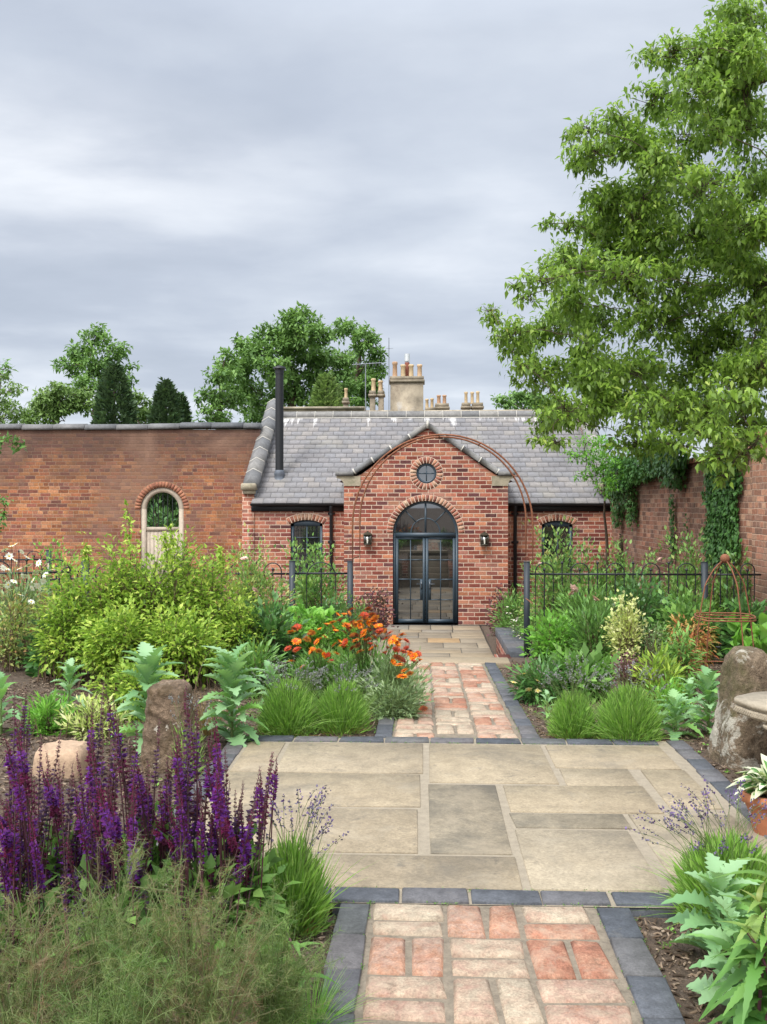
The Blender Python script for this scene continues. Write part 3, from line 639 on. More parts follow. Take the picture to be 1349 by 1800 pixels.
for sg in (-1, 1):
    xa, xb = (dcx-dr+fw+.003, dcx-.004) if sg < 0 else (dcx+.004, dcx+dr-fw-.003)
    m = M(); rect_frame(m, xa, xb, dz0, lz, .055, DY+.012, DY+.066, .075)
    ix0, ix1, iz0, iz1 = xa+.055, xb-.055, dz0+.075, lz-.055
    xm = (ix0+ix1)/2; box(m, xm-.010, xm+.010, DY+.02, DY+.06, iz0, iz1)
    for f_ in (.245, .50, .745):
        zc_ = iz0+(iz1-iz0)*f_; tt = .018 if f_ != .5 else .022
        box(m, ix0, xm-.010, DY+.021, DY+.059, zc_-tt/2, zc_+tt/2); box(m, xm+.010, ix1, DY+.021, DY+.059, zc_-tt/2, zc_+tt/2)
    # lock box
    lxa = ix1-.055 if sg < 0 else ix0
    box(m, lxa, lxa+.055, DY+.016, DY+.062, iz0+(iz1-iz0)*.25, iz0+(iz1-iz0)*.50)
    dr_o = child(m, 'door', M_anthracite, house)
    m = M(); m.add([(ix0, DY+.042, iz0), (ix1, DY+.042, iz0), (ix1, DY+.042, iz1), (ix0, DY+.042, iz1)], np.array([(0, 1, 2, 3)])); sub(m, 'pane', M_dglass, dr_o)
    m = M(); hz_ = wz(1027); hx_ = lxa+.028+(.0)
    box(m, hx_-.014, hx_+.014, DY+.004, DY+.014, hz_-.11, hz_+.05)
    tube(m, [(hx_, DY+.01, hz_), (hx_, DY-.04, hz_), (hx_+sg*.02, DY-.05, hz_), (hx_+sg*.10, DY-.05, hz_)], .008, 6)
    box(m, hx_-.007, hx_+.007, DY, DY+.004, hz_-.09, hz_-.06)
    sub(m, 'handle', M_handle, dr_o)
# drain channel in front of door
m = M(); box(m, pl+.1, pr-.1, YF-.09, YF-.01, ZL-.02, ZL+.004); child(m, 'drain_grille', M_black, house)
# round window
m = M(); ring_solid(m, rcx, rcz, rr-.05, rr, 0, 2*math.pi, YF+.03, YF+.09); box(m, rcx-.011, rcx+.011, YF+.04, YF+.08, rcz-rr+.05, rcz+rr-.05); box(m, rcx-rr+.05, rcx-.011, YF+.04, YF+.08, rcz-.011, rcz+.011); box(m, rcx+.011, rcx+rr-.05, YF+.04, YF+.08, rcz-.011, rcz+.011)
rwn = child(m, 'round_window', M_anthracite, house)
m = M(); pts = arc(rcx, rcz, rr-.03, rr-.03, 0, 2*math.pi, 33)[:-1]; m.add([(x, YF+.06, z) for x, z in pts], np.arange(32)[None]); sub(m, 'pane', M_glass, rwn)
# side windows
for wi, (x0, x1, zs, z0, cx, cz, R, a) in enumerate(WINS):
    m = M(); t_ = .065; y0, y1 = YW+.05, YW+.13
    box(m, x0, x0+t_, y0, y1, z0, zs); box(m, x1-t_, x1, y0, y1, z0, zs); box(m, x0+t_, x1-t_, y0, y1, z0, z0+t_)
    zl_ = zs-.05
    al = np.linspace(math.pi/2+a, math.pi/2-a, 12)
    for p, q in zip(al[:-1], al[1:]):
        xa_, xb_ = cx+R*math.cos(p), cx+R*math.cos(q)
        v = [(xa_, y, zl_) for y in (y0, y1)]+[(xb_, y, zl_) for y in (y0, y1)]+[(xa_, y, cz+R*math.sin(p)) for y in (y0, y1)]+[(xb_, y, cz+R*math.sin(q)) for y in (y0, y1)]
        m.add(v, np.array([(0, 2, 6, 4), (1, 5, 7, 3), (0, 1, 3, 2), (4, 6, 7, 5)]))
    xm = (x0+x1)/2
    if wi == 0:
        box(m, xm-.013, xm+.013, y0+.01, y1-.01, z0+t_, zl_)
        for k in (1, 2, 3):
            zz_ = zl_-(zl_-z0-t_)*k/4+.06*0; box(m, x0+t_, xm-.013, y0+.011, y1-.011, zz_-.01, zz_+.01); box(m, xm+.013, x1-t_, y0+.011, y1-.011, zz_-.01, zz_+.01)
    else: box(m, xm-.004, xm+.03, y0+.02, y1-.01, z0+t_, zl_)
    wn_ = child(m, 'window', M_anthracite, house)
    m = M(); m.add([(x0+t_, YW+.1, z0+t_), (x1-t_, YW+.1, z0+t_), (x1-t_, YW+.1, zl_), (x0+t_, YW+.1, zl_)], np.array([(0, 1, 2, 3)])); sub(m, 'pane', M_glass, wn_)
# ---- main roof
Y0r, Y1r = 20.02, 23.4; Z0r, Z1r = wz(885, Y0r), wz(729, Y1r)
sd_ = np.array([0, Y1r-Y0r, Z1r-Z0r]); Lr = np.linalg.norm(sd_); sd_ /= Lr; nrm_ = np.array([0, -sd_[2], sd_[1]])
m = M(); xa, xb = wl+.2, wr-.1
m.add([(xa, Y0r, Z0r-.02), (xb, Y0r, Z0r-.02), (xb, Y1r, Z1r-.02), (xa, Y1r, Z1r-.02), (xa, 26.9, ez-.1), (xb, 26.9, ez-.1)], np.array([(0, 1, 2, 3), (3, 2, 5, 4)]))
roof = child(m, 'roof', plain('roof_underlay', (.09, .09, .095), .9), house)
m = M(); nc = 19; g = Lr/nc
for k in range(nc):
    x = xa-rng.random()*.0-(.128 if k % 2 else 0); base = np.array([0, Y0r, Z0r])+sd_*g*k
    while x < xb:
        a_, b_ = max(x+.004, xa), min(x+.256-.004, xb); x += .256
        if b_-a_ < .03: continue
        dn = rng.normal(0, .0015); up_ = .005+rng.normal(0, .001); e = rng.normal(0, .003)
        tilt = g*1.25
        q0 = base+sd_*e+nrm_*(.016+dn); q1 = base+sd_*tilt+nrm_*.001
        v = []
        for (xx_, q) in ((a_, q0), (b_, q0), (b_, q1), (a_, q1)): v.append((xx_, q[1], q[2]))
        for (xx_, q) in ((a_, q0), (b_, q0)): v.append((xx_, (q-nrm_*.014)[1], (q-nrm_*.014)[2]))
        m.add(v, np.array([(0, 1, 2, 3), (4, 5, 1, 0)]), rng.random())
M_slate2 = M_slate.copy(); M_slate2.name = 'slate_with_lime_runs'; t = NT(M_slate2.node_tree)
pr_ = [n for n in M_slate2.node_tree.nodes if n.type == 'BSDF_PRINCIPLED'][0]; src = pr_.inputs['Base Color'].links[0].from_socket
ps_ = t.n('ShaderNodeNewGeometry').outputs['Position']; sz_ = t.n('ShaderNodeSeparateXYZ', {0: ps_}).outputs[2]
st_ = t.noise(t.vscale(ps_, (3.2, .25, .25)), 1.6, 5, .7); top_ = t.n('ShaderNodeMapRange', {'Value': sz_, 'From Min': Z1r-.75, 'From Max': Z1r-.05}).outputs[0]
f_ = t.ramp(t.m('ADD', t.m('MULTIPLY', top_, .26), st_), [(.775, 0), (.81, 1)])
f_ = t.m('MULTIPLY', f_, t.m('GREATER_THAN', top_, .02)); t.t.links.new(t.mix(t.m('MULTIPLY', f_, .8), src, (.62, .60, .58, 1)), pr_.inputs['Base Color'])
sub(m, 'slates', M_slate2, roof) if False else child(m, 'slate_covering', M_slate2, house)
# ridge tiles
m = M(); x = xa+.1; yr, zr = Y1r, Z1r
while x < xb:
    b_ = min(x+.44, xb); v = []
    for xx_ in (x, b_): v += [(xx_, yr-.16, zr-.085), (xx_, yr-.03, zr+.09), (xx_, yr+.03, zr+.09), (xx_, yr+.16, zr-.085)]
    m.add(v, np.array([(0, 4, 5, 1), (1, 5, 6, 2), (2, 6, 7, 3), (3, 7, 4, 0)]), rng.uniform(.3, 1)); x += .455
child(m, 'ridge_tile_run', M_coping, house)
m = M(); box(m, xa+.1, xb, yr-.165, yr-.02, zr-.105, zr-.075)
x = xa+.1+.44
while x < xb: bar(m, (x+.0075, yr-.165, zr-.085), (x+.0075, yr-.028, zr+.096), .014, .012, up=(1, 0, 0)); x += .455
child(m, 'ridge_mortar', M_white_joint, house)
# gable parapet copings (left and right)
for side, X in ((-1, wx(441, YW)), (1, wr-.12)):
    a = np.array([X, YW-.05, wz(850, YW)]); b = np.array([X, 23.45, wz(705, 23.4)]); d = b-a; L = np.linalg.norm(d); d /= L; up = np.cross([1., 0, 0], d)
    m = M(); mj = M(); ns_ = 8
    for k in range(ns_):
        p = a+d*(L*k/ns_); q = a+d*(L*(k+1)/ns_-.02); 
        for pp, mm, ex in ((p, m, 0),):
            v = []
            for c_ in (p, q): v += [c_+np.array([-.17, 0, 0])-up*.10, c_+np.array([-.17, 0, 0])-up*.01, c_+up*.10, c_+np.array([.17, 0, 0])-up*.01, c_+np.array([.17, 0, 0])-up*.10]
            m.add(v, [np.array([(0, 5, 6, 1), (1, 6, 7, 2), (2, 7, 8, 3), (3, 8, 9, 4)]), np.array([(0, 1, 2, 3, 4), (9, 8, 7, 6, 5)])], rng.random()*.8+.1)
        c0, c1 = q, q+d*.02; v = []
        for c_ in (c0, c1): v += [c_+np.array([-.175, 0, 0])-up*.10, c_+np.array([-.175, 0, 0])-up*.005, c_+up*.107, c_+np.array([.175, 0, 0])-up*.005, c_+np.array([.175, 0, 0])-up*.10]
        mj.add(v, [np.array([(0, 5, 6, 1), (1, 6, 7, 2), (2, 7, 8, 3), (3, 8, 9, 4)]), np.array([(0, 1, 2, 3, 4), (9, 8, 7, 6, 5)])])
    cpo = child(m, 'gable_coping', M_coping, house); sub(mj, 'coping_joint', M_white_joint, cpo)
    m = M()   # parapet upstand between roof and coping
    v = []
    for xx_ in (X-.12, X+.12): v += [(xx_, YW-.02, wz(872, YW)), (xx_, YW-.02, wz(856, YW)), (xx_, 23.4, b[2]-.08), (xx_, 23.4, Z1r-.1)]
    m.add(v, np.array([(0, 1, 2, 3), (7, 6, 5, 4), (0, 4, 5, 1)])); child(m, 'parapet', M_lead, house)
    m = M(); kz0 = wz(861, YW); box(m, X-.19, X+.13, YW-.14, YW+.12, kz0, kz0+.14, bev=.02); box(m, X-.15, X+.11, YW-.09, YW+.10, kz0-.09, kz0); child(m, 'kneeler_stone', M_kneeler, house)
# gutter + downpipes
m = M(); gy = YW-.13
for x0_, x1_ in ((wl+.18, pl-.02), (pr+.02, wr-.05)):
    an = np.linspace(math.pi, 2*math.pi, 8); zg = Z0r-.0
    for p, q in zip(an[:-1], an[1:]):
        m.add([(x0_, gy+.06*math.cos(p), zg+.055*math.sin(p)), (x1_, gy+.06*math.cos(p), zg+.055*math.sin(p)), (x1_, gy+.06*math.cos(q), zg+.055*math.sin(q)), (x0_, gy+.06*math.cos(q), zg+.055*math.sin(q))], np.array([(0, 1, 2, 3)]))
    box(m, x0_, x1_, YW-.05, YW-.015, Z0r-.17, Z0r-.01)
child(m, 'gutter', M_black, house)
for px_d in (583, 905.5):
    X = wx(px_d, YW); m = M(); tube(m, [(X, gy, Z0r-.05), (X, gy, Z0r-.12), (X, YW-.06, Z0r-.22), (X, YW-.06, -1.12)], .038, 10)
    for zz_ in (Z0r-.22, .55, -.35): tube(m, [(X, YW-.06, zz_-.03), (X, YW-.06, zz_+.03)], .048, 10); box(m, X-.075, X+.075, YW-.035, YW-.004, zz_-.02, zz_+.02)
    child(m, 'downpipe', M_black, house)
# porch roof + coping + kneelers
m = M(); apz = az+.02; 
yb = Y0r+(apz-Z0r)/(sd_[2]/sd_[1]); slope = (apz-(kz+.02))/1.38
zl_e = kz-.02; xle, xre = pl-.12, pr+.12
ybe = Y0r+(zl_e-Z0r)/(sd_[2]/sd_[1])
m.add([(ax, YF+.2, apz), (xle, YF+.2, zl_e), (xle, ybe, zl_e), (ax, yb, apz), (xre, YF+.2, zl_e), (xre, ybe, zl_e)], np.array([(0, 3, 2, 1), (0, 4, 5, 3)]), .4)
child(m, 'porch_roof', M_slate, house)
ml = M(); mj = M(); apx, apzz = wx(752), wz(747)
for sg, xe, pe in ((-1, wx(622), (622, 829)), (1, wx(876), (876, 829))):
    a = np.array([apx, 0, apzz]); b = np.array([xe, 0, wz(pe[1])]); d = b-a; L = np.linalg.norm(d); d /= L; up = np.array([-d[2], 0, d[0]])*(-1 if sg < 0 else 1)
    if up[2] < 0: up = -up
    for k in range(4):
        p = a+d*(L*k/4+(.012 if k == 0 else .0)); q = a+d*(L*(k+1)/4-.03); v = []
        for c_ in (p, q):
            v += [c_+up*o_+np.array([0, y_, 0]) for o_, y_ in ((-.055, YF-.06), (.03, YF-.06), (.065, YF+.11), (.03, YF+.28), (-.055, YF+.28))]
        m_f = [np.array([(0, 1, 6, 5), (1, 2, 7, 6), (2, 3, 8, 7), (3, 4, 9, 8), (4, 0, 5, 9)]), np.array([(0, 1, 2, 3, 4), (9, 8, 7, 6, 5)])]
        ml.add(v, m_f, rng.uniform(.2, .8))
        v = []
        for c_ in (q, q+d*.03):
            v += [c_+up*o_+np.array([0, y_, 0]) for o_, y_ in ((-.06, YF-.064), (.034, YF-.064), (.069, YF+.11), (.034, YF+.284), (-.06, YF+.284))]
        mj.add(v, m_f)
    x0_, x1_ = (wx(590), wx(622)) if sg < 0 else (wx(876), wx(906))
    if sg < 0: box(ml, x0_, x1_, YF-.06, YF+.28, wz(836), wz(829), .6)
    else: box(ml, x0_, x1_, YF-.06, YF+.28, wz(836), wz(829), .6)
cp = child(ml, 'porch_coping', M_coping, house)
box(mj, apx-.022, apx+.022, YF-.07, YF+.26, apzz-.07, apzz+.085)
sub(mj, 'coping_joint', M_white_joint, cp)
for sg in (-1, 1):
    m = M(); xin = wx(634) if sg < 0 else wx(865); xo = wx(592) if sg < 0 else wx(905); xw = pl if sg < 0 else pr
    zt_, zb_ = wz(836.5), wz(854)
    prof = [(xin, zb_), (xw, zb_)]+[(xw+(xo-xw)*(1-math.cos(a)), zb_+(zt_-.045-zb_)*math.sin(a)) for a in np.linspace(.2, math.pi/2, 7)]+[(xo, zt_), (xin, zt_)]
    if sg > 0: prof = prof[::-1]
    wall_poly(m, prof, [], YF-.02, .26); child(m, 'kneeler_stone', M_kneeler, house)
# flue
fx, fy, fz = wx(491.5, 20.93), 20.93, wz(848, 20.93)
m = M(); tube(m, [(fx, fy, fz), (fx, fy, wz(655, fy))], .092, 20); fl = child(m, 'flue_pipe', M_black, house, True)
m = M(); tube(m, [(fx, fy, wz(656, fy)), (fx, fy, wz(649, fy))], .10, 20); tube(m, [(fx, fy, wz(647, fy)), (fx, fy, wz(644, fy)), (fx, fy, wz(641, fy))], [.145, .14, .03], 20)
for a in range(4): bar(m, (fx+.08*math.cos(a*1.57), fy+.08*math.sin(a*1.57), wz(650, fy)), (fx+.09*math.cos(a*1.57), fy+.09*math.sin(a*1.57), wz(646, fy)), .012, .012)
sub(m, 'flue_cowl', M_black, fl)
m = M(); lathe(m, [(.17, fz-.10), (.16, fz+.0), (.135, fz+.03), (.105, wz(836, fy)), (.125, wz(834, fy)), (.10, wz(826, fy))], (fx, fy, 0), 20)
p0 = np.array([fx, fy, fz-.03]); 
for s1, s2, d1, d2 in ((-.19, .19, -.32, .1),):
    q = [p0+np.array([s1, 0, 0])+sd_*d1+nrm_*.035, p0+np.array([s2, 0, 0])+sd_*d1+nrm_*.035, p0+np.array([s2, 0, 0])+sd_*d2+nrm_*.035, p0+np.array([s1, 0, 0])+sd_*d2+nrm_*.035]
    m.add(q, np.array([(0, 1, 2, 3)]))
sub(m, 'flue_flashing', M_lead, fl)
# ---- wall lanterns
def lantern(px, py, lab):
    x, _, z = W(px, py, YF); r = empty('wall_lantern', (x, YF-.09, z-.13), lab, 'lantern', 'lanterns either side of the arched doors')
    m = M(); s = .07; y = YF-.09
    for a in (-1, 1):
        for b in (-1, 1): bar(m, (x+a*s, y+b*s, z-.11), (x+a*s*1.08, y+b*s*1.08, z+.07), .014, .014)
    box(m, x-.08, x+.08, y-.08, y+.08, z-.13, z-.11); box(m, x-.085, x+.085, y-.085, y+.085, z+.065, z+.08)
    m.add([(x-.09, y-.09, z+.08), (x+.09, y-.09, z+.08), (x+.09, y+.09, z+.08), (x-.09, y+.09, z+.08), (x-.045, y-.045, z+.125), (x+.045, y-.045, z+.125), (x+.045, y+.045, z+.125), (x-.045, y+.045, z+.125)], np.array([(0, 1, 5, 4), (1, 2, 6, 5), (2, 3, 7, 6), (3, 0, 4, 7), (4, 5, 6, 7)]))
    box(m, x-.03, x+.03, y+.07, YF-.001, z-.09, z+.05); tube(m, [(x, y, z+.125), (x, y, z+.15)], .02, 8)
    child(m, 'lantern_case', M_lbrown, r)
    m = M(); box(m, x-.062, x+.062, y-.062, y+.062, z-.105, z+.06); child(m, 'lantern_glass', M_lglass, r)
    m = M(); lathe(m, [(.012, z-.10), (.014, z-.05), (.016, z-.03), (.010, z+.0), (.003, z+.03)], (x, y-.07, 0), 10); child(m, 'candle_bulb', plain('pale_bulb', (.75, .72, .62), .3), r)
lantern(647, 946, 'small bronze lantern on the brick porch left of the arched doors'); lantern(851.5, 947, 'small bronze lantern on the brick porch right of the arched doors')

# ============================================================ GARDEN WALLS
YG = 21.9
M_oldmortar = plain('old_mortar', (.26, .16, .10), .95); M_oldvouss = rampmat('old_arch_brick', [(0, (.20, .08, .05)), (.5, (.30, .12, .07)), (1, (.36, .16, .09))], mottle=.3, scale=30, bump=.002)
gw = empty('garden_wall', (-6.5, YG, -1.1), 'tall old orange brick garden wall with arched gate, left of the garden room', 'wall')
gcx = (wx(247, YG)+wx(323, YG))/2; gr = (wx(323, YG)-wx(247, YG))/2; gzs = wz(895, YG)
m = M(); hole = [(gcx-gr, -1.06), (gcx-gr, gzs)]+arc(gcx, gzs, gr, gr, math.pi, 0, 21)[1:-1]+[(gcx+gr, gzs), (gcx+gr, -1.06)]
XL = -14.0; zt0, zt1 = wz(752, YG), wz(754, YG)
wall_poly(m, [(XL, -1.2), (gcx-gr, -1.2)]+hole[1:-1]+[(gcx+gr, -1.2), (wl+.06, -1.2), (wl+.06, zt1), (XL, zt0)], [], YG, .38)
child(m, 'brickwork', M_oldbrick, gw)
m = M(); x = XL
while x < wl+.02:
    b_ = min(x+.74, wl+.06); z_ = zt0-.01+rng.normal(0, .010)+.02*math.sin(x*.9); z2 = z_+rng.normal(0, .004); v = []
    for xx_, zz_ in ((x, z_), (b_, z2)): v += [(xx_, YG-.06, zz_), (xx_, YG-.06, zz_+.05), (xx_, YG-.02, zz_+.115), (xx_, YG+.19, zz_+.15), (xx_, YG+.44, zz_+.05), (xx_, YG+.44, zz_)]
    m.add(v, [np.array([(0, 6, 7, 1), (1, 7, 8, 2), (2, 8, 9, 3), (3, 9, 10, 4), (4, 10, 11, 5), (5, 11, 6, 0)]), np.array([(0, 1, 2, 3, 4, 5), (11, 10, 9, 8, 7, 6)])], rng.random()*.5); x += .755
child(m, 'coping', M_coping, gw)
child(ring_sheet(gcx, gzs, gr, gr+.15, 0, math.pi, YG-.002), 'arch_mortar', M_oldmortar, gw)
child(ring_bricks(gcx, gzs, gr+.003, gr+.135, 0, math.pi, 24, YG-.006, YG+.1, .1), 'gate_arch', M_oldvouss, gw)
m = M(); ring_solid(m, gcx, gzs, gr-.12, gr, 0, math.pi, YG+.03, YG+.13); box(m, gcx-gr, gcx-gr+.12, YG+.03, YG+.13, -1.1, gzs); box(m, gcx+gr-.12, gcx+gr, YG+.03, YG+.13, -1.1, gzs)
zp = wz(927, YG); box(m, gcx-gr+.12, gcx+gr-.12, YG+.05, YG+.12, zp-.09, zp)
gt = child(m, 'gate', M_oak, gw)
m = M(); x = gcx-gr+.122
while x < gcx+gr-.125: box(m, x, min(x+.092, gcx+gr-.121), YG+.07, YG+.10, -1.08, zp-.09); x += .096
sub(m, 'board_panel', M_oak, gt)
for k in range(5):
    X = gcx+(k-2)*.115; m = M(); tube(m, [(X, YG+.085, zp), (X, YG+.085, gzs+math.sqrt((gr-.115)**2-(X-gcx)**2))], .011, 6); sub(m, 'iron_bar', M_iron, gt)
# right wall
rw_ = empty('garden_wall', (4.05, 12, -1.0), 'tall weathered purple red brick wall running along the right side', 'wall')
m = M()
yv = np.linspace(-3, 20.3, 60)
def wav(y): return 4.0+.04*math.sin(y*1.3)+.03*math.sin(y*.6+1)
def wtop(y): return EYE+float(np.interp(y, [-3, 10.8, 11.55, 11.6, 13.4, 14.5, 20.3], [.80, .80, .80, .66, .62, .62, .68]))
yv = np.array(sorted(list(yv)+[11.55, 11.6]))
sec = [(0, -1.4), (0, 0), (-.012, .0), (0, 1)]
for a, b in zip(yv[:-1], yv[1:]):
    v = []
    for y in (a, b):
        x = wav(y)-(.06 if y < 11.58 else 0); zt_ = wtop(y)
        v += [(x, y, -1.4), (x, y, .3), (x+.01, y, zt_), (x+.4, y, zt_), (x+.4, y, -1.4)]
    m.add(v, np.array([(0, 1, 6, 5), (1, 2, 7, 6), (2, 3, 8, 7), (3, 4, 9, 8)]))
child(m, 'brickwork', M_rightbrick, rw_)
m = M()
y = -3.0
while y < 20.2:
    x = wav(y)-(.06 if y < 11.5 else 0); zt_ = wtop(y)
    box(m, x-.03, x+.42, y, y+.105, zt_, zt_+.07, rng.random()) if y > -10 else None; y += .115
child(m, 'coping', M_vouss, rw_)

# ============================================================ MAIN HOUSE BEHIND
YH = 34.0
mh = empty('country_house', (0, YH, -1.0), 'pale rendered house behind the garden room, only its parapet and chimneys showing', 'house')
def hx_(px, Y=YH): return wx(px, Y)
m = M(); box(m, hx_(470), hx_(1010), YH, YH+9, -1.05, wz(725, YH)); child(m, 'wall', M_render, mh)
m = M(); 
for a, b, py, yo in ((470, 642, 715, 0), (642, 1010, 719, .6)):
    z_ = wz(py, YH); box(m, hx_(a), hx_(b)-.01, YH-.25+yo, YH+.4+yo, z_-.08, z_, .9); box(m, hx_(a), hx_(b)-.01, YH-.15+yo, YH+.3+yo, z_-.20, z_-.08, .6)
child(m, 'parapet', M_render, mh)
def stack(px0, px1, ptop, Y, pots, name='chimney', col=.5, pbase=730, capd=.10, zdy=None):
    x0, x1 = hx_(px0, Y), hx_(px1, Y); zt_ = wz(ptop, Y); d = (x1-x0)*.55 if x1-x0 > 1 else x1-x0
    m = M(); box(m, x0+.05, x1-.05, Y, Y+d, wz(pbase, Y)-2, zt_-.22, col); box(m, x0, x1, Y-.06, Y+d+.06, zt_-.22, zt_-.13, col); box(m, x0+.03, x1-.03, Y-.03, Y+d+.03, zt_-.13, zt_, col)
    ch = child(m, name, M_render, mh)
    for (pp, pt, wpx, rn) in pots:
        X = hx_(pp, Y); r = wpx/2*Y/F; zt2 = wz(pt, Y); m = M(); h = zt2-zt_
        lathe(m, [(r*1.05, zt_-.02), (r*.95, zt_+h*.1), (r*.86, zt_+h*.8), (r*1.08, zt_+h*.84), (r*1.08, zt_+h*.95), (r*.95, zt2), (r*.7, zt2), (r*.65, zt2-.1)], (X, Y+d/2, 0), 14, rn)
        sub(m, 'chimney_pot', M_pot, ch)
stack(684, 747, 661, 34.3, [(694, 633, 9, .8), (708.5, 638, 9, .5), (723, 638, 9, .5), (738, 638, 9, .7)], col=.55)
stack(648, 662, 686, 34.6, [(656.5, 664, 8, .45)], col=.3); stack(663, 677, 686, 34.7, [(669, 668, 8.5, .6)], col=.35)
stack(601.5, 614, 698, 35.5, [(608, 681, 6, .3)], col=.3); stack(764, 791, 709, 36, [(772, 693, 7, .85), (782, 693, 7, .85)], col=.6)
stack(811, 829, 708, 36, [(820, 688, 6, .35)], col=.6); stack(829.5, 851, 708, 36, [(831, 688, 6, .4), (841, 687, 6, .4)], col=.55)
stack(746, 765, 716, 37, [(751, 700, 6, .4), (760, 699, 6, .3)], col=.5)
# cowl on the big stack
m = M(); X = hx_(716, 34.8); tube(m, [(X, 34.9, wz(661, 34.8)), (X, 34.9, wz(636, 34.8))], .09, 10); c1 = child(m, 'metal_flue', plain('rusty_flue', (.25, .08, .05), .8), mh)
m = M(); tube(m, [(X, 34.9, wz(634, 34.8)), (X, 34.9, wz(621, 34.8))], .10, 12); sub(m, 'flue_cowl', M_whitemetal, c1)
# aerials
m = M(); X, Y = hx_(643, 34.6), 34.6; tube(m, [(X, Y, wz(730, Y)), (X, Y, wz(638, Y))], .02, 6); tube(m, [(X-.5, Y, wz(640, Y)), (X+.6, Y, wz(637, Y))], .015, 6)
for k in range(9): tube(m, [(X-.45+k*.12, Y-.12, wz(640, Y)), (X-.45+k*.12, Y+.12, wz(639, Y))], .008, 4); tube(m, [(X-.45+k*.12, Y, wz(643, Y)), (X-.45+k*.12, Y, wz(635, Y))], .008, 4)
child(m, 'television_aerial', M_aerial, mh)
m = M(); X = hx_(684, 34.2); tube(m, [(X, 34.2, wz(725, 34.2)), (X, 34.2, wz(593, 34.2))], .015, 6); tube(m, [(X-.12, 34.2, wz(612, 34.2)), (X+.15, 34.2, wz(612, 34.2))], .008, 4); tube(m, [(X, 34.05, wz(612, 34.2)), (X, 34.35, wz(612, 34.2))], .008, 4)
child(m, 'radio_aerial', M_aerial, mh)

# ============================================================ RAILINGS, ARCH, OBELISK
def railing(pA, pB, lab, hoops, top, gnd, posts=(0,)):
    """bow top railing between two ground points; hoops = number of hoop units"""
    A = np.array(pA, float); B = np.array(pB, float); d = B-A; L = np.linalg.norm(d); d /= L
    r = empty('bow_top_railing', (A[0], A[1], gnd), lab, 'railing', 'black bow top railings around the terrace')
    pit = L/(hoops*4); rail = top-.13
    def pt(s, z): q = A+d*s; return (q[0], q[1], z)
    m = M(); bar(m, pt(0, rail), pt(L, rail), .010, .022); bar(m, pt(0, gnd+.1), pt(L, gnd+.1), .010, .022); child(m, 'rail', M_iron, r)
    for h in range(hoops):
        s0 = (h*4+1)*pit-pit*.0; w_ = pit*2
        m = M(); an = np.linspace(math.pi, 0, 13)
        pts = [pt(s0, gnd+.05), pt(s0, top-w_/2)]+[pt(s0+w_/2+w_/2*math.cos(a), top-w_/2+w_/2*math.sin(a)) for a in an[1:-1]]+[pt(s0+w_, top-w_/2), pt(s0+w_, gnd+.05)]
        tube(m, pts, .0075, 6); child(m, 'hoop', M_iron, r)
        for s_, zt_ in ((s0+w_/2, rail+.04), ((h*4+4)*pit, top-.01)):
            if s_ > L-.04: continue
            m = M(); tube(m, [pt(s_, gnd+.05), pt(s_, zt_)], .0075, 6); q = pt(s_, zt_)
            lathe(m, [(.008, q[2]-.004), (.016, q[2]+.004), (.018, q[2]+.014), (.010, q[2]+.026), (.004, q[2]+.032)], (q[0], q[1], 0), 8); child(m, 'spear_bar', M_iron, r)
    for s_ in posts:
        q = pt(s_*L, 0); m = M(); box(m, q[0]-.033, q[0]+.033, q[1]-.033, q[1]+.033, gnd-.15, top+.012); box(m, q[0]-.036, q[0]+.036, q[1]-.036, q[1]+.036, top+.012, top+.018)
        child(m, 'post', M_post, r)
    return r
def gp(px, Y): return (wx(px, Y), Y)
zt_r = EYE-.68
railing(gp(926.5, 11.1), gp(1239, 11.1), 'black hooped railing behind the roses on the right, between two square posts', 5, zt_r, gzY(11.1), (0, 1))
railing(gp(1243, 11.1), (3.95, 11.1), 'short black hooped railing between the wall and the rusty obelisk', 2, zt_r, gzY(11.1), ())
railing(gp(616, 11.1), gp(514, 11.1), 'short black hooped railing left of the garden arch, between two square posts', 1, zt_r, gzY(11.1), (0, 1))
railing(gp(510, 11.3), gp(330, 11.3), 'black hooped railing half hidden by bronze rose leaves, left of the short panel', 3, zt_r-.02, gzY(11.1), ())
railing(gp(330, 11.3), gp(88, 10.3), 'black hooped railing behind the big yellow green shrub', 4, zt_r-.02, gzY(10.8), ())
railing(gp(150, 9.6), gp(-60, 9.2), 'black hooped railing among the white flowers at far left', 2, EYE-.56, gzY(9.4), (0,))
railing(gp(86, 14.5), gp(-20, 14.3), 'distant black hooped railing with a post, behind the white flowers', 2, EYE-.72, gzY(14.4), (0,))
# garden arch
ar = empty('garden_arch', (.2, 9.75, -.25), 'slim rusty steel garden arch over the path in front of the porch', 'garden arch')
def archpts(Y, xl, xr, ptop, foot):
    X0, X1 = wx(xl, Y), wx(xr, Y); cx = (X0+X1)/2; r = (X1-X0)/2; zt_ = wz(ptop, Y); zs_ = zt_-r
    return [(X0, Y, foot), (X0, Y, zs_*.5), (X0, Y, zs_)]+[(cx-r*math.cos(a), Y, zs_+r*math.sin(a)) for a in np.linspace(0, math.pi, 40)[1:-1]]+[(X1, Y, zs_), (X1, Y, zs_*.5), (X1, Y, foot)]
pf = archpts(9.5, 620, 937, 764, gzY(9.5)-.1); pb_ = archpts(10.0, 633, 925, 768, gzY(10)-.1)
m = M(); tube(m, pf, .0095, 8); child(m, 'hoop', M_rust, ar, True); m = M(); tube(m, pb_, .0095, 8); child(m, 'hoop', M_rust, ar, True)
for k in (8, 15, 21, 27, 34):
    m = M(); tube(m, [pf[k], pb_[k]], .006, 6); child(m, 'crossbar', M_rust, ar)
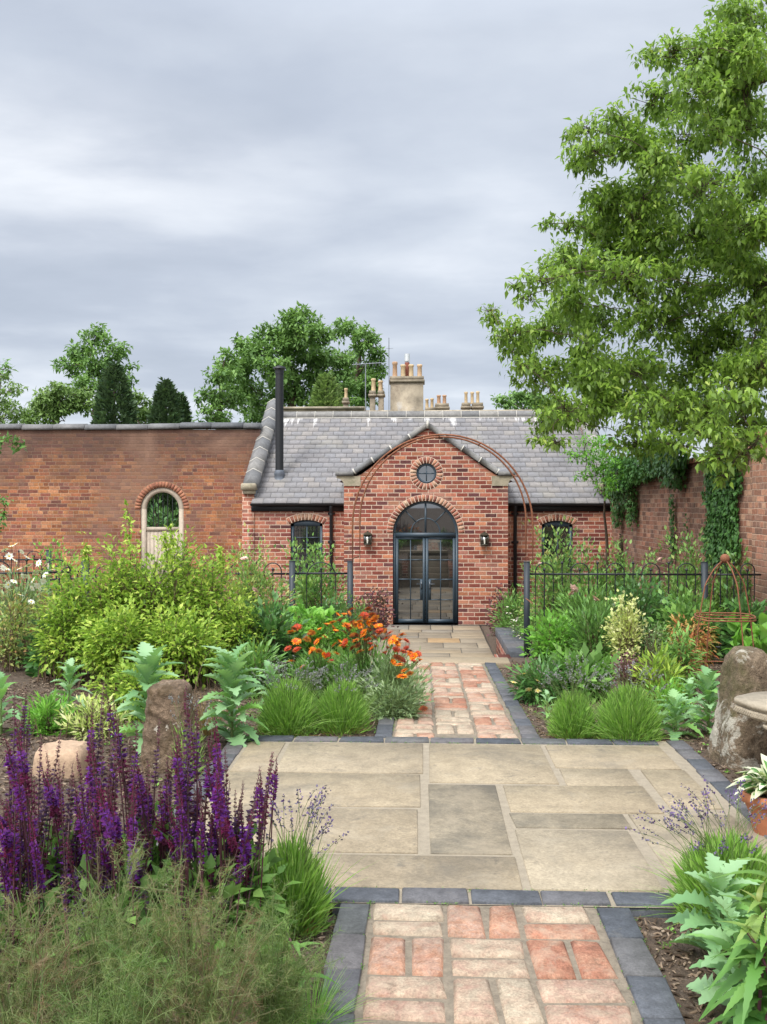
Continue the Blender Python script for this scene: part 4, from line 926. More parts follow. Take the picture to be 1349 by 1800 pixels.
for z in (.35, .8):
    for s in (0, -1):
        m = M(); a, b = pf[s], pb_[s]; tube(m, [(a[0], a[1], z), (b[0], b[1], z)], .006, 6); child(m, 'crossbar', M_rust, ar)
# obelisk
OX, OY, OZ = ground(1275, 7.55); OZ += .02
ob = empty('plant_obelisk', (OX, OY, OZ), 'rusty domed steel plant obelisk with a ball on top', 'obelisk'); hO = wz(982, OY, 1275)-OZ
def opx(z): return np.interp(z/hO, [0, .10, .55, .80, .93, 1], [.26, .25, .20, .155, .08, .0])
for k in range(4):
    a = .25+k*math.pi/2; m = M(); zz_ = np.linspace(-.08, hO, 26); tube(m, [(OX+opx(max(z, 0))*1.12*math.cos(a), OY+opx(max(z, 0))*1.12*math.sin(a), OZ+z) for z in zz_], .0055, 6); child(m, 'leg', M_rust, ob)
for zf_ in (.04, .13, .52, .54):
    z = hO*zf_; r = opx(z)*1.14; m = M(); tube(m, [(OX+r*math.cos(a), OY+r*math.sin(a), OZ+z+.004*math.sin(a*3)) for a in np.linspace(0, 2*math.pi, 33)], .006, 5); child(m, 'ring', M_rust, ob)
m = M(); lathe(m, [(.002, OZ+hO-.04)]+[(.038*math.sin(a), OZ+hO-.0-.038*math.cos(a)) for a in np.linspace(.2, 3.1, 12)], (OX, OY, 0), 16); child(m, 'ball_finial', M_rust, ob, True)

# ============================================================ STONES AND BENCH
def staddle(px, pxw0, pxw1, pbot, ptop, D, mat, lab, topr=.62, sq=3.2, dz_=0.0):
    p = ground(px, D); h = (pbot-ptop)/F*D; rb = (pxw1-pxw0)/2/F*D
    m = M(); pr = [(rb*1.0, -.08), (rb, 0)]
    for t_ in np.linspace(.03, 1, 30):
        pr.append((rb*(1-(1-topr)*t_**.9)*(1 if t_ < .91 else math.sqrt(max(.05, 1-((t_-.91)/.10)**2*.75))), h*t_))
    pr.append((rb*.22, h*1.012))
    lathe(m, pr, (0, 0, 0), 64, rng.random(), .0008, sq)
    V_ = np.concatenate(m.V)
    for A_, f1, f2, f3 in ((.005, 9, 7, 11), (.006, 27, 31, 23), (.005, 61, 53, 67), (.003, 117, 93, 127)):
        nz_ = np.sin(V_[:, 0]*f1+V_[:, 2]*f2+px)*np.cos(V_[:, 1]*f3+V_[:, 2]*f1*.7); V_[:, :2] += (V_[:, :2]/(np.linalg.norm(V_[:, :2], axis=1)[:, None]+1e-6))*(A_*nz_)[:, None]; V_[:, 2] += A_*.6*np.sin(V_[:, 0]*f3+V_[:, 1]*f1)
    m.V = [V_]
    o = m.build('staddle_stone', mat, None, True); p = (p[0], p[1], p[2]+dz_); o.location = p; o.rotation_euler = (0, 0, .12); tag(o, lab, 'stone'); return o
staddle(298, 252, 345, 1310, 1166, 4.95, M_staddle, 'rounded brown sandstone post with lichen spots behind the purple salvia', .78)
s2 = staddle(1314, 1254, 1374, 1353, 1140, 5.02, M_staddle2, 'tall tapering staddle stone with a whitewashed face beside the bench', .50, 6, dz_=-.05)
m = M(); lathe(m, [(.125, -.05), (.13, 0), (.128, .06), (.12, .10), (.09, .118)], (0, 0, 0), 24, .9, .004, 5)
o = m.build('stone_block', plain('pale_pink_sandstone', (.42, .29, .19), .95, var=.3, scale=12, bump=.01), None, True); o.location = ground(112, 4.75); o.location.z += .04; tag(o, 'short pale square stone block half hidden by purple salvia', 'stone')
# bench
bx, by = 1.62, 4.40
bn = empty('stone_bench', (2.1, by, .02), 'curved cast stone bench seat on a baluster leg at the right edge', 'bench')
m = M(); zs = EYE-(1227-HOR)/F*4.62
def seat(m, z0, z1, grow, rnd=.5):
    A_ = [(1291, 4.62), (1320, 4.48), (1349, 4.39), (1400, 4.27), (1480, 4.20), (1560, 4.2), (1640, 4.24)]; B_ = [(1296, 4.67), (1325, 4.76), (1349, 4.79), (1400, 4.80), (1470, 4.80), (1540, 4.8), (1600, 4.8)]; top = []
    fr = [tuple(P(a, 0, d-grow)[:2]+np.array([-grow, 0])) for a, d in A_]; bk = [tuple(P(a, 0, d+grow)[:2]) for a, d in B_]; n = len(fr)
    for (x, y) in fr+bk: top.append((x, y, z1))
    for (x, y) in fr+bk: top.append((x, y, z0))
    f = []
    for k in range(n-1): f += [(k, k+1, n+k+1, n+k), (2*n+k, 3*n+k, 3*n+k+1, 2*n+k+1), (k, 2*n+k, 2*n+k+1, k+1), (n+k, n+k+1, 3*n+k+1, 3*n+k)]
    f += [(0, n, 3*n, 2*n), (n-1, 3*n-1, 4*n-1, 2*n-1)]
    m.add(top, np.array(f), rnd)
    return fr
seat(m, zs-.022, zs, .0); seat(m, zs-.035, zs-.022, -.010); fr = seat(m, zs-.062, zs-.035, -.004); seat(m, zs-.085, zs-.062, -.03)
st = child(m, 'seat', M_bench, bn)
m = M(); fr2 = [(x, y-.006, zs-.049) for x, y in fr]; fr2 = fr2
P_ = np.array(fr2); seg = np.concatenate([np.linspace(P_[i], P_[i+1], 9)[:-1] for i in range(len(P_)-1)])
for i in range(0, len(seg)-1):
    a, b = seg[i], seg[i+1]; d = b-a; tube(m, [a-d*.2+np.array([0, 0, -.010]), b+d*.2+np.array([0, 0, .010])], .0085, 6)
sub(m, 'rope_moulding', M_bench, st)
for lx in (float(P(1356, 0, 4.5)[0]), 2.35):
    m = M(); H = zs-.085-.02
    pr = [(.075, .0), (.078, .03), (.062, .04), (.068, .06), (.055, .075), (.040, .10), (.038, .2), (.042, H*.62), (.036, H*.72), (.036, H*.78), (.052, H*.84), (.040, H*.87), (.058, H*.93), (.075, H*.97), (.075, H)]
    lathe(m, [(r, .02+z) for r, z in pr], (lx, 4.46, 0), 22); child(m, 'baluster_leg', M_bench, bn, True)
# terracotta pot (hosta comes with the plants)
PX, PY, PZ = ground(1362, 3.85)
pot = empty('plant_pot', (PX, PY, PZ+.01), 'round terracotta pot holding the cream edged hosta by the bench', 'pot')
m = M(); lathe(m, [(.075, PZ), (.105, PZ+.12), (.12, PZ+.155), (.135, PZ+.157), (.137, PZ+.195), (.122, PZ+.197), (.115, PZ+.165)], (PX, PY, 0), 28); child(m, 'pot_body', M_terra, pot, True)
m = M(); lathe(m, [(.115, PZ+.15), (.05, PZ+.168)], (PX, PY, 0), 20); child(m, 'compost', M_soil, pot)

# seedlings, moss and weeds near the path edges
m = M(); k = 520; q = np.stack([rng.uniform(-2.6, 2.6, k), rng.uniform(2.0, 9, k), np.zeros(k)], 1)
q = q[[not corr(a, b) and not ((b < 8.72 and -.30 < a < .70) or (3.12 < b < 5.42 and -1.12 < a < 1.52)) for a, b, _ in q]]; q[:, 2] = [gz(a, b)+.004 for a, b, _ in q]
q = np.repeat(q, 9, 0); k = len(q); q[:, :2] += rng.normal(0, .008, (k, 2)); y = rng.normal(size=(k, 3)); y[:, 2] = np.abs(y[:, 2])+.3
inst(m, leaf5(.5), q, y, rng.normal(0, .4, (k, 3))+[0, 0, 1], rng.uniform(.008, .022, k), rng.random(k))
o = m.build('seedling_weeds', G_bright); tag(o, 'tiny green seedlings and weeds dotted over the mulch', 'weeds', kind='stuff')
m = M(); pts_ = []
for _ in range(900):
    s_ = rng.random()
    if s_ < .6: x = rng.choice([-.175, .575, -.277, .679])+rng.normal(0, .004); y_ = rng.uniform(2.2, 8.6)
    else: x = rng.uniform(-1, 1.35); y_ = rng.choice([3.27, 5.285, 3.155, 5.395])+rng.normal(0, .004)
    if 3.3 < y_ < 5.27: continue
    pts_.append((x, y_, gzY(y_)+.003))
q = np.repeat(np.array(pts_), 5, 0); k = len(q); q += rng.normal(0, .004, (k, 3))*[1, 1.6, .2]
inst(m, LR_ if False else leaf5(.7), q, rng.normal(size=(k, 3))+[0, 0, .3], rng.normal(0, .4, (k, 3))+[0, 0, 1], rng.uniform(.003, .008, k), rng.random(k)*.6)
o = m.build('joint_moss', G_mid); tag(o, 'thin green moss in the joints along the path edging', 'moss', kind='stuff')
# ============================================================ PLANTS
def gb(px, py):
    D = 6.0
    for _ in range(60):
        p = P(px, 0, D); D = .5*D+.5*(EYE-gzY(p[1])+.02)*F/(py-HOR)
    p = P(px, 0, D); return (float(p[0]), float(p[1]), gzY(p[1])-.03), D
def nrm3(a): return a/(np.linalg.norm(a, axis=-1, keepdims=True)+1e-9)
L5 = leaf5(.52); LR = leaf5(.8, .08); LN = leaf5(.24, .03, .15); LT = leaf5(.11, .01, .1); LD = leaf5(.5, .10, .35)
def serr(n, mx, pk, teeth, tip=.02):
    o = []
    for i in range(n):
        t_ = i/(n-1); b = mx*(math.sin(min(1, t_/pk)*math.pi/2)**.7 if t_ < pk else math.cos((t_-pk)/(1-pk)*math.pi/2)**.8)
        o.append(max(tip, b*(1 if i % 2 else 1-teeth)))
    return o
L_POP = [strip_leaf(serr(17, .66, .5, .42), c, f, .02, sh) for c, f, sh in ((.55, .18, .12), (.3, .25, .15), (.8, .12, .1))]
L_NET = [strip_leaf(serr(25, .30, .28, .26), c, .16, .0, -.08) for c in (.5, .9)]
L_LOB = [strip_leaf(serr(9, .75, .45, .45), c, .15, .0, .1) for c in (.3, .5)]
L_HOS = [strip_leaf([.05, .3, .48, .52, .45, .28, .02], c, .18) for c in (.5, .8)]
L_PIN = [strip_leaf(serr(9, .42, .4, .6), .3, .05, 0, .2)]
def bez(b, e, n=7, lift=.55, out=.25):
    """(N,3)x(N,3)->(N,n,3) arching stems, rising first then leaning out"""
    c = b+(e-b)*np.array([out, out, lift+.25]); t_ = np.linspace(0, 1, n)[None, :, None]
    return (1-t_)**2*b[:, None]+2*t_*(1-t_)*c[:, None]+t_**2*e[:, None]
def leafy(mL, mS, base, Wd, H, tpl, ls, ns, nl, depth=1.0, lo=.12, t0=.3, spread=.05, up=.35, hang=0.0, sr=.004, rnd=(0, 1), tipbright=True, shoots=0, basew=.15):
    n = ns; d = nrm3(rng.normal(size=(n, 3))); rho = rng.uniform(.35, 1, n)**.5
    e = d*rho[:, None]*np.array([Wd/2, Wd/2*depth, H*(1-lo)/2])+np.array([0, 0, H*(lo+(1-lo)/2)])
    if shoots: e[:shoots, 2] = H*rng.uniform(1.02, 1.16, shoots); e[:shoots, :2] *= .8
    b = np.zeros((n, 3)); b[:, :2] = rng.normal(0, Wd*basew, (n, 2))*[1, depth]; b[:, :2] = np.clip(b[:, :2], -Wd*.45, Wd*.45)
    C = bez(b, e, 8)+np.array(base)
    if mS is not None: tubes(mS, C, sr, sr*.35, 3)
    si = rng.integers(0, n, nl); tt = t0+(1-t0)*rng.random(nl)**.8; k = np.minimum((tt*7).astype(int), 6); fr = tt*7-k
    p = C[si, k]*(1-fr[:, None])+C[si, k+1]*fr[:, None]; tg = nrm3(C[si, k+1]-C[si, k])
    off = rng.normal(0, 1, (nl, 3)); p = p+off*spread
    cen = np.array(base)+[0, 0, H*.45]; rad = nrm3(p-cen)
    y = tg*.3+nrm3(off)*.7+rad*.5+np.array([0, 0, up-hang]); nr = rad*.5+np.array([0, 0, 1.])+rng.normal(0, .35, (nl, 3))
    sc = ls*rng.uniform(.6, 1.25, nl); hgt = np.clip((p[:, 2]-base[2])/H, 0, 1)
    r = rnd[0]+(rnd[1]-rnd[0])*np.clip(rng.normal(.26, .17, nl)+.5*tt**3*rng.random(nl)*1.3+rng.normal(0, .09, n)[si], 0, 1)
    tps = tpl if isinstance(tpl, list) else [tpl]; sel = rng.integers(0, len(tps), nl)
    for q, tp in enumerate(tps):
        w_ = sel == q
        if w_.any(): inst(mL, tp, p[w_], y[w_], nr[w_], sc[w_], r[w_])
    return C
def plant(name, label, cat, px, pbot, ptop, pw, tpl, ls, ns, nl, mat, smat=None, D=None, group=None, **kw):
    if D is None: base, D = gb(px, pbot)
    else: base = ground(px, D)
    H = (HOR-ptop)/F*D+EYE-base[2]; Wd = pw/F*D
    r = empty(name, base, label, cat, group); mL, mS = M(), M()
    C = leafy(mL, mS, base, Wd, H, tpl, ls, ns, nl, **kw)
    child(mL, 'foliage', mat, r); child(mS, 'branch_frame', smat or M_twig, r)
    r['_H'] = H; r['_D'] = D; del r['_H']; del r['_D']
    return r, base, D, H, Wd, C
def blades(m, base, n, L, wd, rad=.03, spread=.6, curve=.35, seg=4, rnd=(0, 1), jl=.35, vert=1.0):
    a = rng.uniform(0, 2*math.pi, n); tilt = spread*rng.random(n)**.7
    d = np.stack([np.cos(a)*np.sin(tilt), np.sin(a)*np.sin(tilt), np.cos(tilt)*vert], 1); d = nrm3(d)
    b = np.array(base)+np.stack([np.cos(a), np.sin(a), np.zeros(n)], 1)*(rad*np.sqrt(rng.random(n)))[:, None]
    ln = L*(1-jl*rng.random(n)); side = nrm3(np.cross(d, rng.normal(size=(n, 3)))); hd = d.copy(); hd[:, 2] = 0
    V = []
    for i in range(seg+1):
        t_ = i/seg; c = b+d*(ln*t_)[:, None]+(hd*1.0-np.array([0, 0, .45]))*(curve*ln*t_*t_*np.sin(tilt))[:, None]
        w_ = wd*(1-t_**2.2)*(.6+.4*min(1, t_*4))+wd*.04; V += [c-side*w_/2, c+side*w_/2]
    v = np.stack(V, 1).reshape(-1, 3); q = (np.arange(n)*2*(seg+1))[:, None]; f = np.concatenate([q+np.array([[2*i, 2*i+1, 2*i+3, 2*i+2]]) for i in range(seg)], 1).reshape(-1, 4)
    m.add(v, f, np.repeat(rnd[0]+(rnd[1]-rnd[0])*rng.random(n), seg))
    return b, d, ln
# flower prototypes ---------------------------------------------------------
def daisy_mesh(R, n, mats, layers=1, cup=.15, wd=.42, core=.25, mname='flower'):
    mp = M()
    for l in range(layers):
        a = np.arange(n)*2*math.pi/n+l*.3+rng.normal(0, .06, n); y = np.stack([np.cos(a), np.sin(a), np.full(n, cup+l*.35)], 1)
        inst(mp, leaf5(wd, .04, .22), np.zeros((n, 3))+[0, 0, l*.002], y, np.tile([0, 0, 1.], (n, 1)), R*(1-l*.2)*rng.uniform(.85, 1.1, n), rng.random(n))
    npet = sum(len(t_) for t_ in mp.T)
    lathe(mp, [(R*core, 0), (R*core*.9, R*.12), (R*core*.4, R*.2)], (0, 0, 0), 8)
    me = proto_mesh(mp, mname, mats); idx = np.zeros(len(me.polygons), np.int32); idx[npet:] = 1; me.polygons.foreach_set('material_index', idx); return me
D_or = [daisy_mesh(.030, 15, [C_or, C_core], 2, .25) for _ in range(3)]+[daisy_mesh(.026, 13, [C_or, C_core], 2, .9) for _ in range(2)]
D_rd = [daisy_mesh(.029, 15, [C_rd, C_core], 2, .2) for _ in range(2)]+[daisy_mesh(.024, 13, [C_rd, C_core], 2, 1.0)]
D_wh = [daisy_mesh(.035, 8, [C_wh, C_ye], 1, .2, .7)]; D_ws = [daisy_mesh(.022, 10, [C_wh, C_ye], 1, .1, .5)]
D_pk = [daisy_mesh(.045, 9, [C_pk, C_pk], 3, .7, .9)]; D_cr = [daisy_mesh(.032, 6, [C_cr, C_ye], 1, .35, .9)]
def flowers_at(root, protos, pts, jit=.5, sc=1.0, stalk=None, base=None, smat=M_stem):
    for p in pts:
        place(random.choice(protos), 'flower', root, p, (rng.normal(.35, jit), rng.normal(0, jit), rng.uniform(0, 6.28)), sc*rng.uniform(.8, 1.15))
    if base is not None:
        m = M(); e = np.array(pts); b = np.array(base)+rng.normal(0, .04, (len(e), 3))*[1, 1, 0]; b[:, 2] = base[2]; tubes(m, bez(b, e, 6), .0022, .0015, 3); child(m, 'flower_stalk', smat, root)
def pts_px(lst, D, dj=.15): return [P(x, y, D+rng.normal(0, dj)) for x, y in lst]

# ---- background and big trees ---------------------------------------------
def clumptree(name, label, cat, clumps, D, dD, trunk, mat, ls, dens, tpl=L5, group=None, twig=True, tr=.25, hang=.15, hollow=.55, bmat=None, limb=True, sub_n=14, flat=.8, tpt=None):
    """clumps: (px, py, rx_px, ry_px[, D]) pads of foliage held by limbs from the trunk"""
    tb = np.array(trunk, float); root = empty(name, tuple(tb), label, cat, group); mL, mB = M(), M()
    cs = []
    for c in clumps:
        d_ = c[4] if len(c) > 4 else D+rng.uniform(-dD, dD); p = P(c[0], c[1], d_); cs.append((p, c[2]/F*d_, c[3]/F*d_, d_))
    cen = np.mean([c[0] for c in cs], 0); top = max(c[0][2] for c in cs)
    tp = np.array(tpt if tpt is not None else [cen[0]*.5+tb[0]*.5, cen[1]*.5+tb[1]*.5, top*.85+tb[2]*.15])
    n = 12; T_ = np.linspace(0, 1, n)[:, None]; tk = tb+(tp-tb)*T_+np.concatenate([rng.normal(0, tr*.25, (n, 2)), np.zeros((n, 1))], 1)*(T_ > 0)
    tube(mB, tk, np.linspace(tr, tr*.25, n), 10)
    nodes = [(tk[i], tr*(1-.7*i/(n-1))*.8) for i in range(3, n)]; order = sorted(range(len(cs)), key=lambda i: min(np.linalg.norm(cs[i][0]-q[0]) for q in nodes))
    for oi in order:
        p, rx, rz, d_ = cs[oi]
        def cost(q): v = p-q[0]; L = np.linalg.norm(v)+1e-6; return L*(1.0+(.8 if v[2] < -.1*L else 0))+.25*np.linalg.norm(q[0][:2]-tb[:2])
        q, rq = min(nodes, key=cost); rq = min(rq*.72, .02+np.linalg.norm(p-q)*.035); L = bez(q[None], p[None], 9, .3, .3)[0]; wv = np.cumsum(rng.normal(0, rx*.09, (9, 3)), 0); L = L+wv*np.sin(np.linspace(0, math.pi, 9))[:, None]; re_ = max(rq*.35, .006*d_/12)
        tube(mB, L, np.linspace(rq, re_, 9), 6)
        for i_ in (3, 5, 7, 8): nodes.append((L[i_], rq+(re_-rq)*i_/8))
        rz = max(rz, rx*.62); area = math.pi*rx*rz; nsub = max(4, int(sub_n)); dv = nrm3(rng.normal(size=(nsub, 3)))*rng.uniform(.35, 1.0, (nsub, 1))*[rx, rx*.9, rz]
        ends = p+dv
        if twig: tubes(mB, bez(p-[0, 0, rz*.2]+(ends[rng.permutation(nsub)]-p)*.35, ends, 5, .3, .5), tr*.028, tr*.012, 3)
        nl = int(area*dens); si = rng.integers(0, nsub, nl); q = rng.normal(0, 1, (nl, 3)); q = nrm3(q)*(hollow+(1-hollow)*rng.random((nl, 1)))*rng.random((nl, 1))**.3
        sr_ = np.array([rx, rx, rz*flat])*.48*rng.uniform(.6, 1.15, (nsub, 1)); pos = ends[si]+q*sr_[si]
        y = q*.8+rng.normal(0, .5, (nl, 3))+np.array([0, 0, -hang*2+.1]); nr = np.array([0, 0, 1.])+q*.6+rng.normal(0, .3, (nl, 3))
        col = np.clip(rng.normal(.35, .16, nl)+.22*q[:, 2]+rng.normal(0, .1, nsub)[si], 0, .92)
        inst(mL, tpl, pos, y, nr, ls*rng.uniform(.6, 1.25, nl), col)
    child(mL, 'crown', mat, root); child(mB, 'trunk', bmat or M_wood, root); return root
def TB(px, D, z=-1.1): p = P(px, 888, D); return (p[0], p[1], z)
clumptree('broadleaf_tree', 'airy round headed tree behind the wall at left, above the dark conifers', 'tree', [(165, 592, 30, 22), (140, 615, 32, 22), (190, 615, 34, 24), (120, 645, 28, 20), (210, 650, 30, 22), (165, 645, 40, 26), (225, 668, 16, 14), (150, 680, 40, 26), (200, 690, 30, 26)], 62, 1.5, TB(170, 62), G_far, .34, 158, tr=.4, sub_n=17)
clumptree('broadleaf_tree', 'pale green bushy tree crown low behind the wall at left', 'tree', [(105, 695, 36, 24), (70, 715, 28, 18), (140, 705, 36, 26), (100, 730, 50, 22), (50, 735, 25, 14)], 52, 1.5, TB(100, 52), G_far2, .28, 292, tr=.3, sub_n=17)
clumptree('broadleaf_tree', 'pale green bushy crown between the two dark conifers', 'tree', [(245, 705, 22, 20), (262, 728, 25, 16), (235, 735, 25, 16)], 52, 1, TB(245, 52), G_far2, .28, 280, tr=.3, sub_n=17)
def conifer(px, py0, py1, pw, D, lab, mat=G_con, name='conifer', dens=1.0, ls=.2, nl=15000):
    b = TB(px, D); r = empty(name, b, lab, 'conifer'); mL, mB = M(), M(); zt_ = EYE+(HOR-py0)/F*D; z0 = b[2]; R = pw/2/F*D
    tube(mB, [(b[0], b[1], z0), (b[0], b[1], zt_)], [.18, .03], 8); child(mB, 'trunk', M_wood, r)
    t_ = rng.random(nl)**.75; z = zt_-(zt_-z0)*t_*.98; rr_ = R*np.clip(((zt_-z)/((HOR-py1+0)/F*D+(zt_-EYE)-(HOR-py1)/F*D*1.0+.01+0)), 0, 1)**.55 if False else R*np.minimum(1, ((zt_-z)/(zt_-(EYE+(HOR-py1)/F*D)))**.62)
    a = rng.uniform(0, 6.28, nl); k = np.sqrt(rng.uniform(.55, 1, nl))*(1+.16*np.sin(a*5+z*2.1)+.10*np.sin(a*9-z*5)); p = np.stack([b[0]+rr_*k*np.cos(a), b[1]+rr_*k*np.sin(a), z+rng.normal(0, .12, nl)], 1)
    y = np.stack([np.cos(a), np.sin(a), rng.uniform(.3, 1.2, nl)], 1); inst(mL, L5, p, y, rng.normal(size=(nl, 3))*.5+[0, 0, 1], ls*rng.uniform(.6, 1.4, nl)*1.3, rng.random(nl)); child(mL, 'crown', mat, r)
conifer(201, 643, 735, 62, 46, 'taller dark conifer cone showing above the left garden wall'); conifer(291, 674, 742, 48, 47, 'shorter dark conifer right of the taller one, above the wall'); conifer(316, 696, 745, 30, 49, 'small dark conifer tip beside the shorter conifer')
conifer(574, 664, 715, 46, 42, 'yellowish conical tree behind the parapet left of the chimneys', G_far2, 'conical_tree')
T3 = [(520, 565, 40, 20), (485, 585, 36, 24), (555, 585, 38, 24), (520, 610, 45, 26), (460, 620, 32, 24), (580, 625, 36, 26), (540, 650, 45, 28), (480, 655, 40, 28), (430, 610, 26, 26), (420, 650, 30, 26), (590, 670, 40, 28), (510, 690, 50, 28), (440, 690, 40, 28), (560, 705, 50, 22), (470, 722, 50, 20)]
clumptree('broadleaf_tree', 'large dense round tree behind the roof, left of the chimneys', 'tree', T3, 54, 2.5, TB(520, 55), G_far, .3, 317, tr=.6, sub_n=20)
clumptree('broadleaf_tree', 'dense tree crown behind the largest tree, nearest the chimneys', 'tree', [(610, 578, 32, 20), (640, 600, 32, 24), (660, 635, 24, 24), (630, 640, 36, 28), (655, 675, 26, 26), (620, 690, 40, 28)], 60, 2, TB(630, 61), G_far, .32, 244, tr=.5, sub_n=20)
clumptree('broadleaf_tree', 'lower tree crown at the left flank of the largest tree', 'tree', [(398, 632, 24, 18), (385, 665, 26, 20), (365, 695, 22, 18), (400, 700, 34, 24), (380, 728, 34, 20), (405, 660, 24, 20)], 50, 2, TB(385, 51), G_far, .28, 256, tr=.4, sub_n=18)
clumptree('broadleaf_tree', 'distant dark tree top just right of the far chimneys', 'tree', [(888, 706, 20, 9), (915, 698, 22, 12), (945, 705, 24, 16), (970, 715, 24, 14), (925, 715, 34, 8)], 70, 1, TB(920, 70), G_far, .34, 207, tr=.3, sub_n=17)
clumptree('broadleaf_tree', 'loose tree behind the wall at the far left edge', 'tree', [(0, 655, 26, 16), (20, 685, 24, 14), (-5, 700, 32, 20), (25, 720, 26, 16), (5, 735, 34, 16)], 32, 1, TB(-20, 32), G_far2, .17, 367, tr=.25, sub_n=16)
clumptree('apple_tree', 'near apple branches with a few leaves reaching in at the left edge', 'tree', [(-12, 780, 34, 12), (20, 778, 22, 9), (0, 875, 16, 14), (-6, 925, 22, 26), (8, 900, 12, 12), (-20, 640, 30, 20), (10, 648, 16, 8)], 10.5, .3, TB(-140, 10.5, gzY(10)), G_mid, .075, 1300, tr=.08, sub_n=7)
def inpoly(x, y, pg):
    c = False; j = len(pg)-1
    for i in range(len(pg)):
        if (pg[i][1] > y) != (pg[j][1] > y) and x < (pg[j][0]-pg[i][0])*(y-pg[i][1])/(pg[j][1]-pg[i][1])+pg[i][0]: c = not c
        j = i
    return c
PG = [(1275, -20), (1245, 45), (1185, 75), (1140, 95), (1155, 130), (1125, 175), (1065, 200), (1000, 228), (1000, 265), (1020, 305), (1005, 345), (960, 400), (970, 430), (915, 495), (935, 530), (865, 550), (885, 605), (905, 640), (940, 690), (950, 750), (1010, 770), (1080, 750), (1150, 790), (1230, 790), (1349, 810), (1420, 820), (1420, -20)]
WALX = []
while len(WALX) < 98:
    x, y = random.uniform(870, 1400), random.uniform(-20, 800)
    if inpoly(x-18, y, PG) and inpoly(x, y+15, PG) and inpoly(x, y-22, PG): WALX.append((x, y, random.uniform(34, 55), random.uniform(30, 48), random.uniform(11.6, 14.6)))
WAL = WALX+[(1330, 30, 60, 40), (1290, 15, 45, 25), (1250, 90, 60, 40), (1180, 90, 45, 28), (1140, 100, 30, 20), (1310, 130, 70, 50), (1220, 160, 65, 40), (1150, 170, 50, 32), (1085, 205, 40, 22), (1030, 225, 36, 20), (1005, 240, 18, 14),
       (1290, 220, 75, 50), (1200, 240, 70, 45), (1110, 250, 60, 35), (1045, 265, 45, 24), (1010, 285, 26, 16), (1320, 310, 60, 50), (1240, 320, 75, 50), (1150, 330, 70, 42), (1080, 340, 50, 30), (1310, 400, 70, 50), (1220, 410, 75, 50), (1130, 410, 70, 40),
       (1050, 400, 45, 26), (1000, 395, 34, 20), (962, 392, 18, 14), (1300, 490, 70, 50), (1200, 490, 75, 45), (1100, 480, 65, 38), (1020, 470, 50, 30), (960, 490, 42, 24), (905, 500, 20, 12), (930, 520, 26, 14), (1320, 580, 60, 50), (1230, 580, 75, 48), (1140, 570, 70, 42), (1050, 560, 60, 36),
       (980, 580, 45, 24), (925, 600, 36, 18), (868, 560, 22, 16), (862, 545, 18, 10), (885, 590, 26, 14), (900, 615, 26, 12), (1300, 660, 70, 45), (1210, 650, 75, 45), (1120, 650, 70, 42), (1040, 650, 60, 36), (970, 650, 45, 26), (920, 640, 26, 16), (1310, 740, 60, 45), (1220, 730, 70, 40), (1130, 730, 65, 34), (1050, 720, 60, 34), (985, 725, 40, 26),
       (955, 745, 26, 20), (950, 772, 22, 10), (975, 775, 26, 9), (1290, 700, 55, 40, 9.6), (1260, 760, 50, 36, 9.6), (1320, 780, 40, 36, 9.6), (1262, 800, 34, 26, 9.6), (1268, 838, 18, 18, 9.6), (1190, 780, 45, 26), (1120, 775, 50, 20)]
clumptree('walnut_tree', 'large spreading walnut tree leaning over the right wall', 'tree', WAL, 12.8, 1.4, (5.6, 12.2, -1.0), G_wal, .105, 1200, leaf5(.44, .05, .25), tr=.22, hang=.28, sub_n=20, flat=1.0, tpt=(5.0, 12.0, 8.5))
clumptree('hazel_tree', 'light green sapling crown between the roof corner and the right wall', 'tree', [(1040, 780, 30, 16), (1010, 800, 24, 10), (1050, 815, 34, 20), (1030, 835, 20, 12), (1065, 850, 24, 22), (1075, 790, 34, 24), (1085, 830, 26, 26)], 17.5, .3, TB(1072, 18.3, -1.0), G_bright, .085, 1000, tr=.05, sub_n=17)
# ---- ivy -------------------------------------------------------------------
def ivy(label, yz, n, ls=.065, hang=0.0):
    """yz: list of (Y, z, ry, rz) patches on the right wall face"""
    m = M(); Wt = np.array([a[2]*a[3] for a in yz]); Wt /= Wt.sum()
    for (Y, z, ry, rz), w_ in zip(yz, Wt):
        k = int(n*w_); a = rng.uniform(0, 6.28, k); q = np.sqrt(rng.random(k)); y_ = Y+ry*q*np.cos(a)*(1+.15*np.sin(z*9)); z_ = z+rz*q*np.sin(a)
        y_ += .04*np.sin(z_*14+Y)
        x_ = np.array([wav(b) for b in y_])-.02-rng.random(k)*(.07+hang)-(.06 if Y < 11.5 else 0)
        p = np.stack([x_, y_, z_], 1); inst(m, LR, p, np.stack([-.35+rng.normal(0, .3, k), rng.normal(0, .5, k), -1+rng.normal(0, .4, k)], 1), np.stack([-1+rng.normal(0, .3, k), rng.normal(0, .4, k), .5+rng.normal(0, .3, k)], 1), ls*rng.uniform(.6, 1.3, k), np.clip(rng.normal(.42, .22, k), 0, 1))
    o = m.build('ivy', G_ivy); tag(o, label, 'ivy'); return o
zi = lambda py, Y: EYE+(HOR-py)/F*(Y*CP-4*SP)
ivy('broad column of glossy ivy climbing the right brick wall', [(12.55, zi(y, 12.5), .58-.0*k, .17) for k, y in enumerate(range(800, 990, 13))], 6200)
ivy('dense dark ivy mass hanging over the wall top beneath the walnut tree', [(14.6, 2.1, .8, .25), (15.5, 2.15, .8, .3), (16.6, 2.05, .9, .3), (17.8, 1.95, 1.0, .35), (18.9, 1.9, .9, .4), (14.5, 1.85, .5, .25)], 6500, .075, .2)
